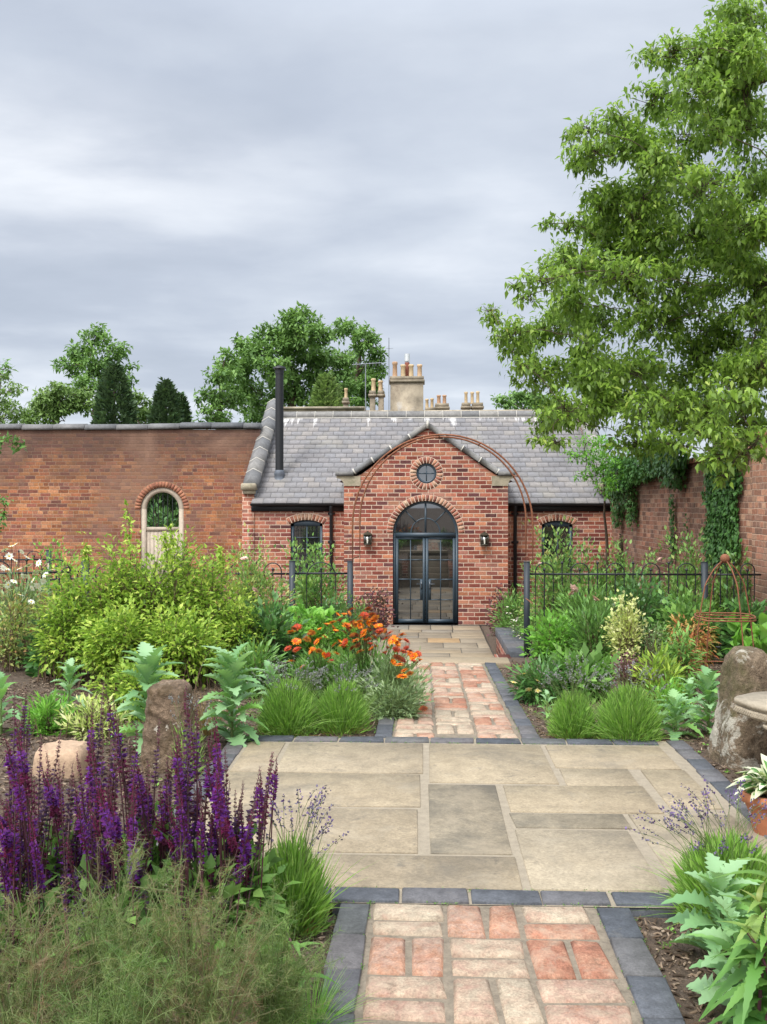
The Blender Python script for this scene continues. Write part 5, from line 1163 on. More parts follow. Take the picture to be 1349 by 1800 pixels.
ivy('trailing ivy strands hanging down the far end of the right wall', [(17.6, 1.55, .35, .25), (17.4, 1.3, .22, .25), (18.6, 1.4, .45, .3), (18.7, 1.1, .3, .2), (17.3, 1.1, .15, .2)], 1500, .06, .1)
ivy('thin ivy strand on the wall midway between the corner and the broad ivy column', [(15.0, zi(y, 15.0), .09+.03*math.sin(y), .13) for y in range(880, 985, 14)], 420, .05)
ivy('sparse short ivy shoot on the wall right beside the thin strand', [(14.15, zi(y, 14.15), .04, .12) for y in range(905, 975, 14)], 70, .045)
m_ = None
plant('laurel_hedge', 'green bushes seen through the bars of the arched gate', 'hedge', 285, 0, 862, 150, L5, .16, 90, 2600, G_dark, D=26.5, lo=.0, spread=.15, sr=.01)
# ---- left side shrubs ------------------------------------------------------
r, base, D, H, Wd, C = plant('spirea_shrub', 'big arching yellow green shrub in front of the left garden wall', 'shrub', 262, 1200, 972, 280, LD, .050, 300, 10500, G_shrub, D=7.9, lo=.02, t0=.3, spread=.06, up=.05, sr=.006, shoots=14, depth=.8, basew=.10)
mL, mS = M(), M()
for px_, pt_, pw_, nl_, dd in ((160, 1012, 170, 4300, 7.9), (112, 1075, 95, 1500, 7.7), (370, 1005, 170, 4300, 8.0), (420, 1070, 90, 1500, 7.8), (215, 1085, 160, 3600, 7.3), (325, 1090, 150, 3200, 7.3), (215, 985, 110, 1900, 7.8), (320, 975, 110, 2000, 8.1)):
    bb = ground(px_, dd); leafy(mL, mS, bb, pw_/F*dd, (HOR-pt_)/F*dd+EYE-bb[2], LD, .05, 90, nl_, spread=.05, up=.05, lo=.3, t0=.45, sr=.004, shoots=8, basew=.2)
for px_, py_, dd in ((222, 885, 7.9), (300, 925, 7.6), (287, 935, 7.8), (150, 960, 7.8), (385, 965, 7.9)):
    e = P(px_, py_, dd); b = P(px_+8, 1000, dd); C_ = bez(b[None], e[None], 8)
    tubes(mS, C_, .004, .002, 3); k = 110; tt = rng.random(k); q = b+(e-b)*tt[:, None]+rng.normal(0, .028, (k, 3))*(1.3-tt[:, None]); inst(mL, LD, q, rng.normal(size=(k, 3))+[0, 0, .3], rng.normal(0, .4, (k, 3))+[0, 0, 1], .05*rng.uniform(.6, 1.2, k), rng.uniform(.3, 1, k))
child(mL, 'outer_foliage', G_shrub, r); child(mS, 'outer_branch_frame', M_twig, r)
plant('spirea_shrub', 'low yellow green shrub spilling forward under the big shrub, behind the stone post', 'shrub', 240, 1256, 1165, 150, LD, .045, 60, 2300, G_shrub, lo=.0, t0=.2, spread=.04, up=.05, depth=.8)
plant('bushy_herb', 'bright green bushy plant in front of the left wall, behind the railings', 'plant', 92, 0, 948, 125, L5, .05, 50, 2200, G_bright, D=12.2, spread=.06)
r, base, D, H, Wd, C = plant('white_campion', 'tall loose plant with white flowers at the left edge', 'flowering plant', 30, 0, 1000, 150, LN, .075, 130, 2600, G_grey, D=8.8, lo=.05, spread=.04, up=.7)
flowers_at(r, D_wh, pts_px([(5, 998), (12, 1000), (26, 985), (30, 990), (48, 980), (62, 1008), (76, 1022), (10, 1020), (14, 1028), (44, 1013), (40, 1012), (3, 1030), (58, 1020), (70, 1005), (85, 995), (20, 960), (27, 957), (8, 967), (66, 1030), (34, 1000), (55, 1058), (4, 1012), (16, 1038), (80, 1010), (50, 994), (16, 978), (38, 970), (68, 990), (92, 1002), (24, 1022), (56, 1034), (8, 1048), (36, 1046)], 8.2), .6, 1.1, base=base)
flowers_at(r, D_pk, pts_px([(88, 1015), (62, 1012), (83, 996)], 8.7), .5, .9)
plant('rose_bush', 'bronze leaved rose with brown spent heads at the left edge', 'rose', 22, 0, 1040, 75, L5, .04, 40, 1100, G_rose, D=8.2, lo=.2, spread=.04, rnd=(.4, 1))
plant('rose_bush', 'reddish young rose growth in front of the left railing', 'rose', 78, 0, 1028, 60, L5, .04, 30, 700, G_rose, D=8.5, lo=.3, spread=.04, rnd=(.5, 1))
plant('dark_leaf_shrub', 'dark broad leaved plant at the foot of the yellow green shrub, left', 'plant', 88, 1180, 1085, 100, L5, .08, 40, 900, G_dark, lo=.0, t0=.1, spread=.04)
plant('grey_herb', 'grey green wispy herb at the far left edge of the bed', 'plant', 12, 1165, 1065, 100, LN, .05, 70, 1800, G_grey, lo=.05, spread=.03, up=.6)
r, base, D, H, Wd, C = plant('rose_bush', 'bronze leaved rose bush with pale pink blooms right of the big shrub', 'rose', 452, 0, 975, 150, L5, .05, 110, 4600, G_rose, D=9.9, lo=.05, spread=.05, shoots=8, rnd=(.1, 1))
flowers_at(r, D_pk, pts_px([(400, 985), (495, 1074), (430, 984), (447, 1040)], 9.0), .4, 1.1, base=base)
plant('rose_bush', 'green climbing rose on the short railing left of the garden arch', 'rose', 555, 0, 978, 135, L5, .065, 100, 4600, G_rose, D=11.7, lo=.0, spread=.06, shoots=10, rnd=(0, .6))
plant('dark_leaf_shrub', 'dark green low shrub between the railing and the orange daisies', 'plant', 588, 0, 1035, 90, L5, .04, 50, 1900, G_dark, D=10.6, lo=.0, spread=.04)
plant('peony_plant', 'dark glossy peony foliage between the big shrub and the bright green plant', 'plant', 462, 1165, 1062, 130, L5, .085, 60, 1300, G_dark, D=7.9, lo=.0, t0=.15, spread=.05)
plant('peony_plant', 'mid green leafy plant in front of the dark peony, left of the lavender', 'plant', 448, 1190, 1130, 95, LN, .09, 50, 1100, G_mid, D=7.0, lo=.0, t0=.15, spread=.035)
plant('geranium_plant', 'bright lime green lobed foliage mound behind the orange daisies', 'plant', 545, 1150, 1062, 140, L_LOB, .075, 70, 1500, G_bright, D=8.3, lo=.0, t0=.2, spread=.03, up=.2)
plant('purple_heuchera', 'purple leaved plant against the porch left of the doors', 'plant', 655, 0, 1032, 78, LR, .055, 60, 1500, G_purple, D=17.4, lo=.0, spread=.06)
plant('purple_heuchera', 'purple leaved plant at the right corner of the porch', 'plant', 880, 0, 1028, 50, LR, .05, 45, 800, G_purple, D=17.0, lo=.0, spread=.06)
plant('catmint', 'green bushy herb between the arch leg and the porch, left', 'plant', 628, 0, 1040, 60, LN, .06, 60, 1600, G_mid, D=12.5, lo=.0, spread=.04, up=.6)
# ---- orange daisies --------------------------------------------------------
OR_ = [(512, 1112, 0), (522, 1128, 0), (575, 1100, 0), (563, 1108, 0), (585, 1105, 0), (548, 1113, 0), (537, 1127, 0), (545, 1117, 0), (540, 1124, 0), (522, 1142, 1), (563, 1125, 0), (585, 1095, 0), (571, 1120, 0), (561, 1145, 0), (570, 1152, 0), (582, 1162, 1), (596, 1130, 0), (592, 1150, 0), (532, 1173, 0),
       (598, 1093, 1), (618, 1072, 1), (605, 1083, 0), (612, 1080, 0), (641, 1081, 1), (648, 1071, 1), (640, 1088, 1), (660, 1087, 0), (655, 1092, 0), (648, 1095, 0), (634, 1100, 0), (632, 1094, 0), (610, 1100, 0), (606, 1112, 1), (615, 1105, 1), (620, 1120, 0), (625, 1117, 1), (640, 1112, 0), (651, 1106, 1), (662, 1102, 1), (668, 1100, 0), (675, 1108, 0),
       (680, 1111, 0), (686, 1113, 1), (658, 1120, 0), (643, 1128, 0), (648, 1125, 1), (659, 1137, 0), (607, 1138, 1), (620, 1140, 1), (630, 1135, 1), (651, 1135, 1), (655, 1142, 0), (680, 1122, 1), (692, 1125, 0), (698, 1132, 0), (697, 1142, 1), (690, 1130, 1), (703, 1127, 0), (707, 1117, 0), (715, 1142, 1), (722, 1150, 0), (728, 1155, 0), (735, 1150, 1), (722, 1145, 1),
       (706, 1160, 1), (728, 1165, 1), (735, 1165, 1), (690, 1165, 0), (703, 1170, 0), (738, 1162, 0), (721, 1185, 0), (745, 1246, 1), (708, 1190, 0), (678, 1150, 1), (669, 1115, 0), (635, 1083, 0), (625, 1098, 0)]
OR_ += [(random.uniform(505, 735), 0, random.random() < .3) for _ in range(34)]; OR_ = [(x, y if y else np.interp(x, [505, 600, 660, 735], [1105, 1075, 1075, 1140])+random.uniform(0, 75), int(c)) for x, y, c in OR_]
grp = {0: [], 1: [], 2: []}
for x, y, c in OR_: grp[0 if x < 598 else (1 if x < 672 else 2)].append((x, y, c))
for g_, (px_, pb_, pt_, pw_, lab, Dd) in enumerate([(560, 1235, 1120, 120, 'orange daisy clump with yellow orange blooms, the left one of the drift', 6.9), (640, 1235, 1105, 150, 'orange daisy clump with the most blooms, in the middle of the drift', 6.6), (690, 1250, 1130, 130, 'orange daisy clump flopping over the brick path edge', 6.3)]):
    r, base, D, H, Wd, C = plant('orange_daisy', lab, 'flowering plant', px_, 0, pt_+26, pw_, LN, .06, 120, 2600, G_grey if g_ == 2 else G_mid, M_stem, D=Dd, lo=.0, t0=.15, spread=.03, up=.7, group='orange daisies beside the brick path', sr=.003)
    for c_, pro in ((0, D_or), (1, D_rd)):
        pts = pts_px([(x, y) for x, y, c in grp[g_] if c == c_], Dd-.42, .12)
        if pts: flowers_at(r, pro, pts, .4, 1.22, base=base)
plant('sprawling_stems', 'sprawling grey green stems trailing onto the brick path', 'plant', 700, 1262, 1200, 130, LN, .045, 90, 1500, G_grey, M_stem, D=6.0, lo=.0, t0=.2, spread=.02, up=.3, depth=.5)
# ---- lavenders -------------------------------------------------------------
def lav_head(mF, p, d, L, k=14, s=.008):
    t_ = np.repeat(np.linspace(0, 1, max(2, k//3)), 3)[:k]; t_ = np.where(t_ < .25, t_*.2, t_)
    q = p+d*(t_*L)[:, None]+rng.normal(0, s*.35, (len(t_), 3)); inst(mF, LR, q, rng.normal(size=(len(t_), 3))+d*1.2, rng.normal(size=(len(t_), 3)), s*rng.uniform(.8, 1.4, len(t_)), rng.random(len(t_)))
def lavender(label, px, pbot, ptop, pw, nb, nf, fl_top, D=None, dens=1.0, bw=.0028, hs=.008, mat=G_lav, group='lavender clumps', lean=(0, 0), fspread=.75, heads=True, hl=.045):
    if D is None: base, D = gb(px, pbot)
    else: base = ground(px, D)
    H = (HOR-ptop)/F*D+EYE-base[2]; Wd = pw/F*D; FH = (HOR-fl_top)/F*D+EYE-base[2]
    r = empty('lavender', base, label, 'lavender', group); m = M()
    blades(m, base, nb//2, max(H*1.08, Wd*.55), bw, Wd*.18, math.atan2(Wd/2, H)*1.35, .2)
    blades(m, base, nb//7, max(H*1.25, Wd*.7)*rng.uniform(.85, 1.15), bw, Wd*.25, math.atan2(Wd/2, H)*1.9, .75, rnd=(.3, 1)); mb_ = M(); blades(mb_, base, nb//8, H*.45, bw, Wd*.3, 1.3, .5); child(mb_, 'old_growth', G_brown, r)
    # side shoots
    n2 = nb*4; a = nrm3(rng.normal(size=(n2, 3))+[0, 0, .35]); a[:, 2] = np.abs(a[:, 2]); p = np.array(base)+a*[Wd/2, Wd/2, H]*(.45+.5*rng.random((n2, 1))**.6); inst(m, LT, p, a+[0, 0, .8]+rng.normal(0, .25, (n2, 3)), rng.normal(size=(n2, 3)), rng.uniform(.03, .065, n2)*(bw/.0028)**.5, rng.random(n2))
    child(m, 'foliage', mat, r)
    if nf:
        b = np.array(base)+rng.normal(0, Wd*.12, (nf, 3))*[1, 1, 0]; th = rng.uniform(0, 6.28, nf); q = fspread*np.sqrt(rng.random(nf)); hh = FH*rng.uniform(.72, 1.0, nf)*(1-.22*q)
        e = np.array(base)+np.stack([np.cos(th)*q*Wd*.7+lean[0]*hh, np.sin(th)*q*Wd*.5+lean[1]*hh, hh], 1); C = bez(b, e, 8, .5, .2); ms_ = M(); tubes(ms_, C, .0011*(bw/.0028)**.5, .0008, 3); child(ms_, 'flower_stalk', M_stem if mat is not G_grey else M_twig, r)
        mF = M()
        for i in range(nf):
            d = nrm3(C[i, -1]-C[i, -2]); lav_head(mF, C[i, -1]-d*hl*.6, d, hl*rng.uniform(.6, 1.2), 16, hs)
        child(mF, 'flower_head', C_lav if bw > .003 else C_lavg, r)
    return r
lavender('bright green lavender mound left of the far brick path, leftmost of the pair', 507, 1288, 1195, 105, 900, 75, 1140, fspread=1.0)
lavender('bright green lavender mound next to the path edging, below the orange daisies', 602, 1284, 1198, 95, 800, 60, 1150, fspread=1.0)
lavender('smaller bright lavender mound right of the path, the one nearer the path', 1008, 1294, 1218, 80, 750, 55, 1140, fspread=1.1)
lavender('larger bright lavender mound right of the path, beside the toothed poppy', 1106, 1301, 1205, 108, 1100, 45, 1150, fspread=1.0)
lavender('lavender clump with sparse spikes at the front left corner of the patio', 515, 1600, 1480, 120, 520, 34, 1350, D=3.02, bw=.0035, hs=.008, fspread=1.0, hl=.06, lean=(.05, .0))
lavender('wide lavender clump with nodding purple spikes at the right patio edge', 1285, 1610, 1480, 190, 1100, 70, 1365, D=3.12, bw=.0035, hs=.008, fspread=1.15, hl=.06, lean=(-.12, 0))
lavender('thin lavender stems rising beside the rounded stone post', 330, 1330, 1260, 60, 26, 12, 1185, D=4.6, fspread=.9)
# ---- poppies (glaucous rosettes) ------------------------------------------
def poppy(label, px, pbot, ptop, pw, n, D=None, name='poppy_plant', tpl=L_POP, mat=G_poppy, group='glaucous poppy plants', tall=1.0, lsf=.55):
    if D is None: base, D = gb(px, pbot)
    else: base = ground(px, D)
    H = (HOR-ptop)/F*D+EYE-base[2]; R = pw/2/F*D; r = empty(name, base, label, 'poppy' if 'poppy' in name else 'plant', group); m = M()
    n = int(n*1.5); t_ = np.linspace(0, 1, n)**.9; a = np.arange(n)*2.4+rng.normal(0, .2, n); z = H*.72*t_*tall; el = .1+1.1*t_**1.5
    pos = np.array(base)+np.stack([np.cos(a)*.01, np.sin(a)*.01, z+.01], 1); y = np.stack([np.cos(a)*np.cos(el), np.sin(a)*np.cos(el), np.sin(el)+.15], 1)
    nr = np.stack([-np.cos(a)*np.sin(el), -np.sin(a)*np.sin(el), np.cos(el)+.3], 1)+rng.normal(0, .15, (n, 3))
    sc = np.clip(R*.95*(1-.3*t_), 0, 9)*rng.uniform(.8, 1.15, n); sc = np.maximum(sc, H*.30)
    for q in range(len(tpl)):
        w_ = np.arange(n) % len(tpl) == q
        if w_.any(): inst(m, tpl[q], pos[w_], y[w_], nr[w_], sc[w_], rng.random(w_.sum()))
    child(m, 'foliage', mat, r); m = M(); tube(m, [tuple(base), (base[0], base[1], base[2]+H*.66)], [.009, .005], 8); child(m, 'stem', M_stem, r); return r
poppy('tall pale poppy plant between the stone post and the patio', 408, 1308, 1128, 105, 26); poppy('pale poppy plant behind the rounded stone post, left', 262, 1300, 1128, 120, 24, D=5.3)
poppy('pale poppy plant alone on the mulch in front of the big shrub', 122, 1250, 1158, 80, 14); poppy('single pale poppy at the left picture edge', 2, 1290, 1178, 90, 10)
poppy('pale leaved poppy tucked left of the lavender mounds', 478, 1262, 1160, 60, 16); poppy('low toothed poppy beside the larger right lavender mound', 1188, 1296, 1222, 95, 15)
poppy('tall poppy plant left of the staddle stone', 1246, 1290, 1172, 90, 22); poppy('small poppy between the obelisk feet and the staddle stone', 1212, 1250, 1190, 60, 12, D=6.1)
poppy('broad poppy rosette with blue green leaves in the front right bed', 1270, 0, 1520, 190, 20, D=2.78); poppy('jagged poppy leaves low in the front right corner', 1300, 0, 1590, 190, 16, D=2.5)
poppy('small poppy with pale leaves left of the near right lavender', 962, 1262, 1215, 40, 8)
# nettle like plant bottom right
def toothed(label, px, D, ptop, nst, R, n, lsz):
    base = ground(px, D); r = empty('toothed_leaf_plant', base, label, 'plant'); m, ms_ = M(), M(); H = (HOR-ptop)/F*D+EYE-base[2]
    for s_ in range(nst):
        e = np.array(base)+[rng.normal(0, R*.4), rng.normal(0, R*.4), H*rng.uniform(.75, 1)] if s_ else np.array(base)+[0, 0, H]
        b = np.array(base)+rng.normal(0, .04, 3)*[1, 1, 0]; C = bez(b[None], e[None], 10)[0]; tube(ms_, C, np.linspace(.006, .003, 10), 6)
        k = n; tt = np.linspace(.1, 1, k); ci = (tt*9).astype(int); p = C[ci]; a = np.arange(k)*math.pi/2*1.03+(np.arange(k) % 2)*math.pi+s_; el = np.interp(tt, [0, .7, 1], [.05, .25, 1.1])+rng.normal(0, .12, k)
        y = np.stack([np.cos(a)*np.cos(el), np.sin(a)*np.cos(el), np.sin(el)], 1); nr = np.stack([-np.cos(a)*np.sin(el), -np.sin(a)*np.sin(el), np.cos(el)], 1)
        sc = lsz*np.interp(tt, [0, .5, .85, 1], [.9, 1.1, .8, .4])*rng.uniform(.85, 1.1, k)
        for q in range(2):
            w_ = np.arange(k) % 2 == q; inst(m, L_NET[q], p[w_], y[w_], nr[w_], sc[w_], np.clip(tt[w_]**2*.7+rng.random(w_.sum())*.3, 0, 1))
    child(m, 'foliage', G_nettle, r); child(ms_, 'stem', M_maroon, r)
toothed('tall plant with long toothed leaves in the bottom right corner', 1352, 2.28, 1520, 2, .05, 34, .15); toothed('lower leafy plant with toothed leaves at the bottom right edge', 1315, 2.2, 1640, 3, .07, 18, .14)
toothed('small toothed leaf weed at the lower left beside the path edging', 505, 2.6, 1640, 2, .05, 12, .10)
# ---- low plants left -------------------------------------------------------
plant('low_bedding_plant', 'low plant with cream and green leaves behind the square stone block', 'plant', 165, 1290, 1232, 130, LN, .055, 60, 900, G_var, lo=.0, t0=.1, spread=.02, up=.5)
plant('low_bedding_plant', 'low bright green leafy plant left of the cream leaved one', 'plant', 85, 1290, 1232, 100, LN, .07, 50, 700, G_bright, lo=.0, t0=.1, spread=.02, up=.5)
def grass(name, label, px, pbot, ptop, n, mat, D=None, bw=.002, spread=.7, curve=.6, rad=.02, cat='grass clump'):
    if D is None: base, D = gb(px, pbot)
    else: base = ground(px, D)
    H = (HOR-ptop)/F*D+EYE-base[2]; m = M(); blades(m, (0, 0, 0), n, H*1.1, bw, rad, spread, curve, 6)
    o = m.build(name, mat); o.location = base; tag(o, label, cat); return o
grass('bronze_sedge', 'small tuft of bronze grass right of the stone post', 366, 1290, 1200, 160, G_brown)
# ---- salvia ----------------------------------------------------------------
def spike_mesh(L, k):
    m = M(); nw = int(L/.0145); V = []
    tube(m, [(0, 0, -.16), (0, 0, L*.5), (0, 0, L)], [.0022, .0018, .001], 5, .05)
    P_, Y_, S_, R_ = [], [], [], []
    for i in range(nw):
        t_ = i/(nw-1); z = L*(t_**.92); top_ = t_ > .62
        for j in range(11 if not top_ else 10):
            a = rng.uniform(0, 6.28); w_ = np.interp(t_, [0, .1, .5, .75, 1], [.8, 1, .95, .7, .25])
            w_ *= .8+.4*math.sin(k*1.7+t_*3)**2; P_.append((math.cos(a)*.003, math.sin(a)*.003, z+rng.normal(0, .0022))); Y_.append((math.cos(a), math.sin(a), .5 if not top_ else 1.1)); fl = (not top_) and rng.random() < .62
            S_.append((.0150 if fl else .0105)*w_*rng.uniform(.8, 1.2)); R_.append(rng.uniform(.55, 1.0) if fl and (k % 3 != 2 or t_ > .35) else rng.uniform(0, .38))
    n = len(P_); inst(m, leaf5(.8, .2, .1), np.array(P_), np.array(Y_), rng.normal(0, .3, (n, 3))+[0, 0, 1], np.array(S_), np.array(R_)); return proto_mesh(m, 'flower_spike', [C_sal])
SP_ = [spike_mesh(L, k) for k, L in enumerate((.22, .26, .30, .34, .28, .24))]; SPL = (.22, .26, .30, .34, .28, .24)
SAL = [(20, 2.62, 'purple salvia clump at the left picture edge'), (105, 2.95, 'purple salvia clump in front of the square stone block'), (190, 2.72, 'purple salvia clump third from the left edge, above the fennel'), (275, 3.05, 'purple salvia clump in front of the rounded stone post'), (345, 2.78, 'purple salvia clump right of the stone post, behind the fennel'), (415, 2.92, 'purple salvia clump at the right end, leaning over the patio corner')]
for i, (px_, D, lab) in enumerate(SAL):
    base = ground(px_, D); r = empty('purple_salvia', base, lab, 'salvia', 'purple salvia clumps at the front left'); mL, mS = M(), M()
    n = 34; b = np.array(base)+rng.normal(0, .055, (n, 3))*[1, 1, 0]
    tops = np.array([P(px_+rng.normal(0, 40), np.clip(rng.normal(1375-(18 if 0 < i < 5 else 0), 68), 1215, 1560), D+rng.normal(0, .14)) for _ in range(n)])
    b[:, 0] = base[0]+(tops[:, 0]-base[0])*.62; C = bez(b, tops, 10, .5, .35); tubes(mS, C[:, :7], .0022, .002, 4); child(mS, 'stem', M_maroon, r)
    for q in range(n):
        v = rng.integers(0, 6); d = Vector(C[q, -1]-C[q, -4]).normalized(); L = SPL[v]; rot = Vector((0, 0, 1)).rotation_difference(d).to_euler()
        o = place(SP_[v], 'flower_spike', r, C[q, -1]-np.array(d)*L, tuple(rot), rng.uniform(.78, 1.12)); 
    leafy(mL, None, base, .26, .36, L5, .062, 30, 420, spread=.03, up=.3, lo=.0, t0=.1); child(mL, 'foliage', G_mid, r)
r = empty('purple_salvia', ground(44, 3.6), 'single small purple salvia rising above the others at far left', 'salvia', 'purple salvia clumps at the front left')
for px_, py_ in ((42, 1192), (48, 1225), (36, 1230)):
    e = P(px_, py_, 3.6); place(SP_[0], 'flower_spike', r, e-np.array([0, 0, .22]), (0, .05, 0), .8)
m = M(); tubes(m, bez(np.array([ground(44, 3.6)]*3), np.array([P(42, 1250, 3.6), P(48, 1280, 3.6), P(36, 1280, 3.6)]), 6), .002, .002, 4); child(m, 'stem', M_maroon, r)
# ---- fennel ----------------------------------------------------------------
def fennel(label, px, D, ptop, W_, nfr, seed, rr=(0, .75)):
    base = ground(px, D); H = (HOR-ptop)/F*D+EYE-base[2]; r = empty('fennel_plant', base, label, 'fennel', 'feathery fennel plants in the front left corner'); m, ms_ = M(), M()
    b = np.array(base)+rng.normal(0, .03, (nfr, 3))*[1, 1, 0]; d = nrm3(rng.normal(size=(nfr, 3))); e = np.array(base)+d*[W_/2, W_/2, H*.42]*rng.uniform(.3, 1, (nfr, 1))**.5+[0, 0, H*.56]
    C = bez(b, e, 9, .5, .3); tubes(ms_, C, .0028, .0009, 4, .2)
    # side branches off each frond, then filaments
    nb_ = 11; si = np.repeat(np.arange(nfr), nb_); tt = rng.uniform(.3, 1, len(si)); k = np.minimum((tt*8).astype(int), 7); p0 = C[si, k]; dr_ = nrm3(rng.normal(size=(len(si), 3))+nrm3(C[si, k+1]-C[si, k])*.9+[0, 0, .25]); L = rng.uniform(.04, .11, len(si)); p1 = p0+dr_*L[:, None]
    tubes(m, bez(p0, p1, 4, .4, .5), .0008, .0004, 3, rng.uniform(*rr, len(si)))
    nf = 44; fi = np.repeat(np.arange(len(si)), nf); t2 = rng.random(len(fi)); q = p0[fi]+(p1-p0)[fi]*t2[:, None]; y = nrm3(dr_[fi]*.6+rng.normal(size=(len(fi), 3))); rb = np.repeat(rng.uniform(*rr, len(si)), nf)
    fil = (np.array([(-.014, 0, 0), (.014, 0, 0), (.012, .5, .08), (-.012, .5, .08), (0, 1, 0)]), [np.array([(0, 1, 2, 3)]), np.array([(3, 2, 4)])])
    inst(m, fil, q, y, rng.normal(size=(len(fi), 3)), rng.uniform(.012, .028, len(fi)), np.clip(rb+rng.normal(0, .08, len(fi)), 0, 1))
    child(m, 'foliage', G_fen, r); child(ms_, 'stem', M_stem, r)
fennel('bronze tinted feathery fennel in the bottom left corner', 40, 2.0, 1530, .38, 62, 0, (.35, 1)); fennel('tall pale green feathery fennel in front of the salvia', 205, 2.12, 1455, .36, 64, 1, (.1, .7)); fennel('wide feathery fennel with brown wisps below the salvia', 345, 2.1, 1500, .40, 70, 2, (.2, .95))
fennel('green feathery fennel nearest the path, lowest of the four', 475, 2.3, 1560, .30, 46, 3, (.0, .6)); fennel('low green feathery fennel along the bottom picture edge', 190, 1.85, 1660, .45, 60, 4, (.0, .5))
grass('grass_tuft', 'soft green feathery tuft beside the path edging at the bottom left', 545, 1760, 1700, 260, G_bright, D=2.42, bw=.0018, spread=1.0)
# ---- right side ------------------------------------------------------------
for lab, px_, D_, pt_, pw_, nl_, rr_ in [('tall rose with bronze tips in front of the right window', 972, 12.0, 948, 95, 1900, (.0, .75)), ('rose bush behind the right railing, second from the arch', 1045, 12.0, 975, 105, 2200, (0, .6)), ('rose bush with yellow green tips behind the middle of the right railing', 1120, 11.9, 985, 110, 2300, (0, .6)), ('rose bush below the ivy column', 1205, 11.8, 968, 110, 2300, (0, .6)), ('rose bush behind the obelisk', 1285, 11.7, 995, 100, 1900, (0, .5)), ('rose bush at the right picture edge behind the railing', 1345, 11.5, 1010, 80, 1500, (0, .5))]:
    r, base, D, H, Wd, C = plant('rose_bush', lab, 'rose', px_, 0, pt_, pw_+25, L5, .062, 110, nl_*2, G_rose, D=D_, lo=.0, spread=.055, shoots=8, rnd=rr_, group='rose bushes along the right railing')
    if px_ == 1120: flowers_at(r, D_pk, pts_px([(1161, 984), (1155, 990)], 11.6), .3, .8)
    if px_ == 972: flowers_at(r, D_pk, pts_px([(950, 992)], 11.4), .3, 1.0)
plant('peony_plant', 'dark leafy mass in front of the middle of the right railing', 'plant', 1125, 0, 1018, 150, L5, .075, 90, 2500, G_dark, D=10.3, lo=.0, spread=.06, rnd=(0, .9))
r, base, D, H, Wd, C = plant('peony_plant', 'tall mid green peony with pale pink blooms before the right railing', 'plant', 1035, 0, 1020, 130, LN, .10, 110, 2600, G_mid, D=10.0, lo=.0, spread=.05, up=.5)
flowers_at(r, D_pk, pts_px([(1008, 1037), (1008, 1044), (1046, 1055)], 9.2, .02), .2, 1.35, base=base)
plant('peony_plant', 'dark glossy foliage behind the acer, beside the obelisk', 'plant', 1215, 0, 1030, 120, L5, .085, 70, 1800, G_mid, D=9.6, lo=.0, spread=.055)
plant('peony_plant', 'dark broad foliage between the obelisk and the right picture edge', 'plant', 1315, 0, 1050, 100, L5, .09, 60, 1500, G_dark, D=9.4, lo=.0, spread=.055)
plant('catmint', 'soft green bushy herb by the low wall near the porch', 'plant', 905, 0, 1038, 85, LN, .09, 90, 1900, G_mid, D=15.4, lo=.0, spread=.05, up=.7)
r, base, D, H, Wd, C = plant('white_daisy', 'small white flowered plant spilling over the low brick wall', 'flowering plant', 935, 0, 1072, 95, LN, .055, 70, 1900, G_mid, D=14.2, lo=.0, spread=.035)
flowers_at(r, D_ws, [P(rng.uniform(890, 968), rng.uniform(1064, 1122), 13.7) for _ in range(80)], .4, .9)
plant('shrubby_herb', 'leafy mid green plant behind the right arch leg, in front of the daisies', 'plant', 975, 1175, 1078, 115, L5, .06, 80, 2000, G_bright, D=8.9, lo=.0, t0=.15, spread=.04, rnd=(0, .7))
plant('shrubby_herb', 'dark narrow leaved plant left of the cream variegated shrub', 'plant', 1045, 1160, 1062, 90, LN, .085, 90, 1900, G_mid, D=8.6, lo=.0, t0=.15, spread=.035, up=.7, rnd=(0, .6))
r, base, D, H, Wd, C = plant('variegated_shrub', 'upright cream variegated shrub on bare brown stems', 'shrub', 1100, 1190, 1062, 80, LR, .032, 70, 1500, G_var, M_twig, lo=.32, t0=.4, spread=.03, up=.2, shoots=6, rnd=(.2, 1), basew=.04)
plant('acer_shrub', 'small orange and green acer beside the obelisk', 'acer', 1215, 1140, 1072, 85, L_PIN, .055, 50, 1100, G_acer, M_twig, D=8.2, lo=.15, t0=.3, spread=.035, hang=.6, up=.0)
plant('heath_shrub', 'grey green twiggy shrub right of the variegated shrub', 'shrub', 1150, 1150, 1088, 80, LN, .03, 60, 1300, G_grey, D=8.0, lo=.0, spread=.03, up=.6)
plant('hosta_plant', 'bright green hosta behind the staddle stone', 'hosta', 1325, 1150, 1075, 75, L_HOS, .16, 30, 60, G_bright, M_stem, D=8.2, lo=.0, t0=.5, spread=.02, up=.9)
r, base, D, H, Wd, C = plant('hellebore', 'dark hellebore leaves with cream blooms right of the path', 'plant', 950, 1232, 1165, 105, LN, .085, 60, 900, G_dark, M_stem, lo=.0, t0=.4, spread=.03, up=.2, rnd=(.2, 1))
flowers_at(r, D_cr, pts_px([(903, 1200), (945, 1197), (915, 1172), (930, 1213), (946, 1215), (922, 1185)], D-.2, .05), .5, .9, base=base)
plant('leafy_perennial', 'mid green broad leaved clump behind the smaller lavender mound', 'plant', 1030, 1205, 1150, 110, L5, .10, 50, 700, G_mid, M_stem, D=6.9, lo=.0, t0=.3, spread=.03, rnd=(.2, .9))
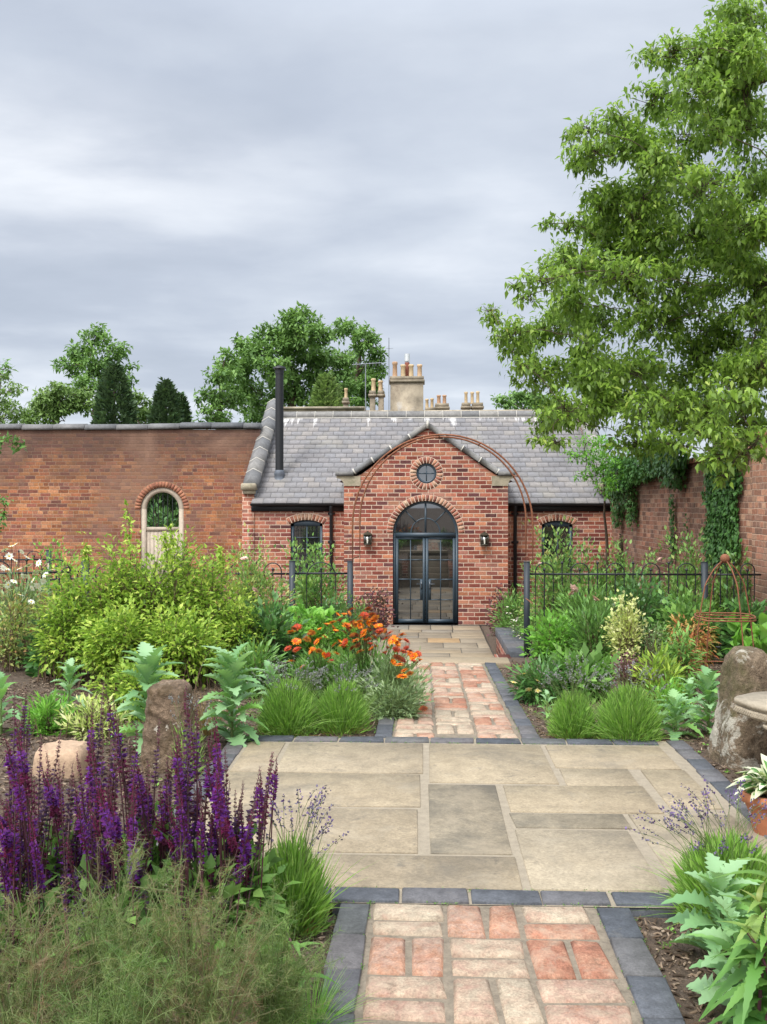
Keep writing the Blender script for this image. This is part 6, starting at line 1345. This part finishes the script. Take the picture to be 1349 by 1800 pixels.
plant('pieris_shrub', 'yellow green leafy shrub with reddish tips right of the larger lavender', 'shrub', 1160, 1225, 1145, 78, LN, .075, 45, 800, G_shrub, M_twig, D=6.5, lo=.05, t0=.35, spread=.03)
plant('pieris_shrub', 'green drooping shrub with tan flower tassels left of the obelisk', 'shrub', 1198, 1190, 1105, 62, LN, .085, 40, 700, G_mid, M_twig, D=7.0, lo=.1, t0=.4, spread=.03, hang=.7, rnd=(.3, 1))
plant('dry_perennial', 'purplish brown dry seed heads behind the larger lavender mound', 'plant', 1108, 1215, 1150, 62, LR, .022, 70, 900, G_purple, M_twig, D=6.6, lo=.2, t0=.5, spread=.025, rnd=(.5, 1))
plant('weeping_perennial', 'low yellowish ferny plant behind the poppies right of the lavender', 'plant', 1170, 1250, 1195, 70, LN, .06, 40, 600, G_bright, M_stem, D=6.1, lo=.0, t0=.3, spread=.03)
conifer(1094, 950, 1000, 15, 18.5, 'tiny upright dark conifer against the right wall', G_con, 'dwarf_conifer', ls=.04, nl=1800)
plant('box_ball', 'small dark clipped bush below the right window', 'shrub', 1062, 0, 958, 34, L5, .03, 40, 1500, G_con, D=18.2, lo=.4, spread=.04)
# hosta in pot
m = M(); n = 110; a = rng.uniform(0, 6.28, n); el = rng.uniform(.15, 1.1, n); c0 = np.array([PX, PY, PZ+.17])
y = np.stack([np.cos(a)*np.cos(el), np.sin(a)*np.cos(el), np.sin(el)], 1); nr = np.stack([-np.cos(a)*np.sin(el), -np.sin(a)*np.sin(el), np.cos(el)], 1)
pp = c0+y*rng.uniform(.02, .11, (n, 1)); ho = empty('hosta_plant', tuple(c0), 'cream edged hosta growing in the terracotta pot', 'hosta')
tv, tf = strip_leaf([.05, .26, .42, .46, .40, .24, .02], .6, .18); tin = tv.copy(); tin[:, 0] *= .62; tin[:, 2] += .012; tin[:, 1] = .04+tin[:, 1]*.9
sc_ = rng.uniform(.07, .115, n)
inst(m, (tv, tf), pp, y, nr, sc_, rng.uniform(.8, 1, n)); child(m, 'leaf_margin', G_host, ho)
m = M(); inst(m, (tin, tf), pp, y, nr, sc_, rng.uniform(0, .4, n)); child(m, 'leaf_centre', G_host, ho)
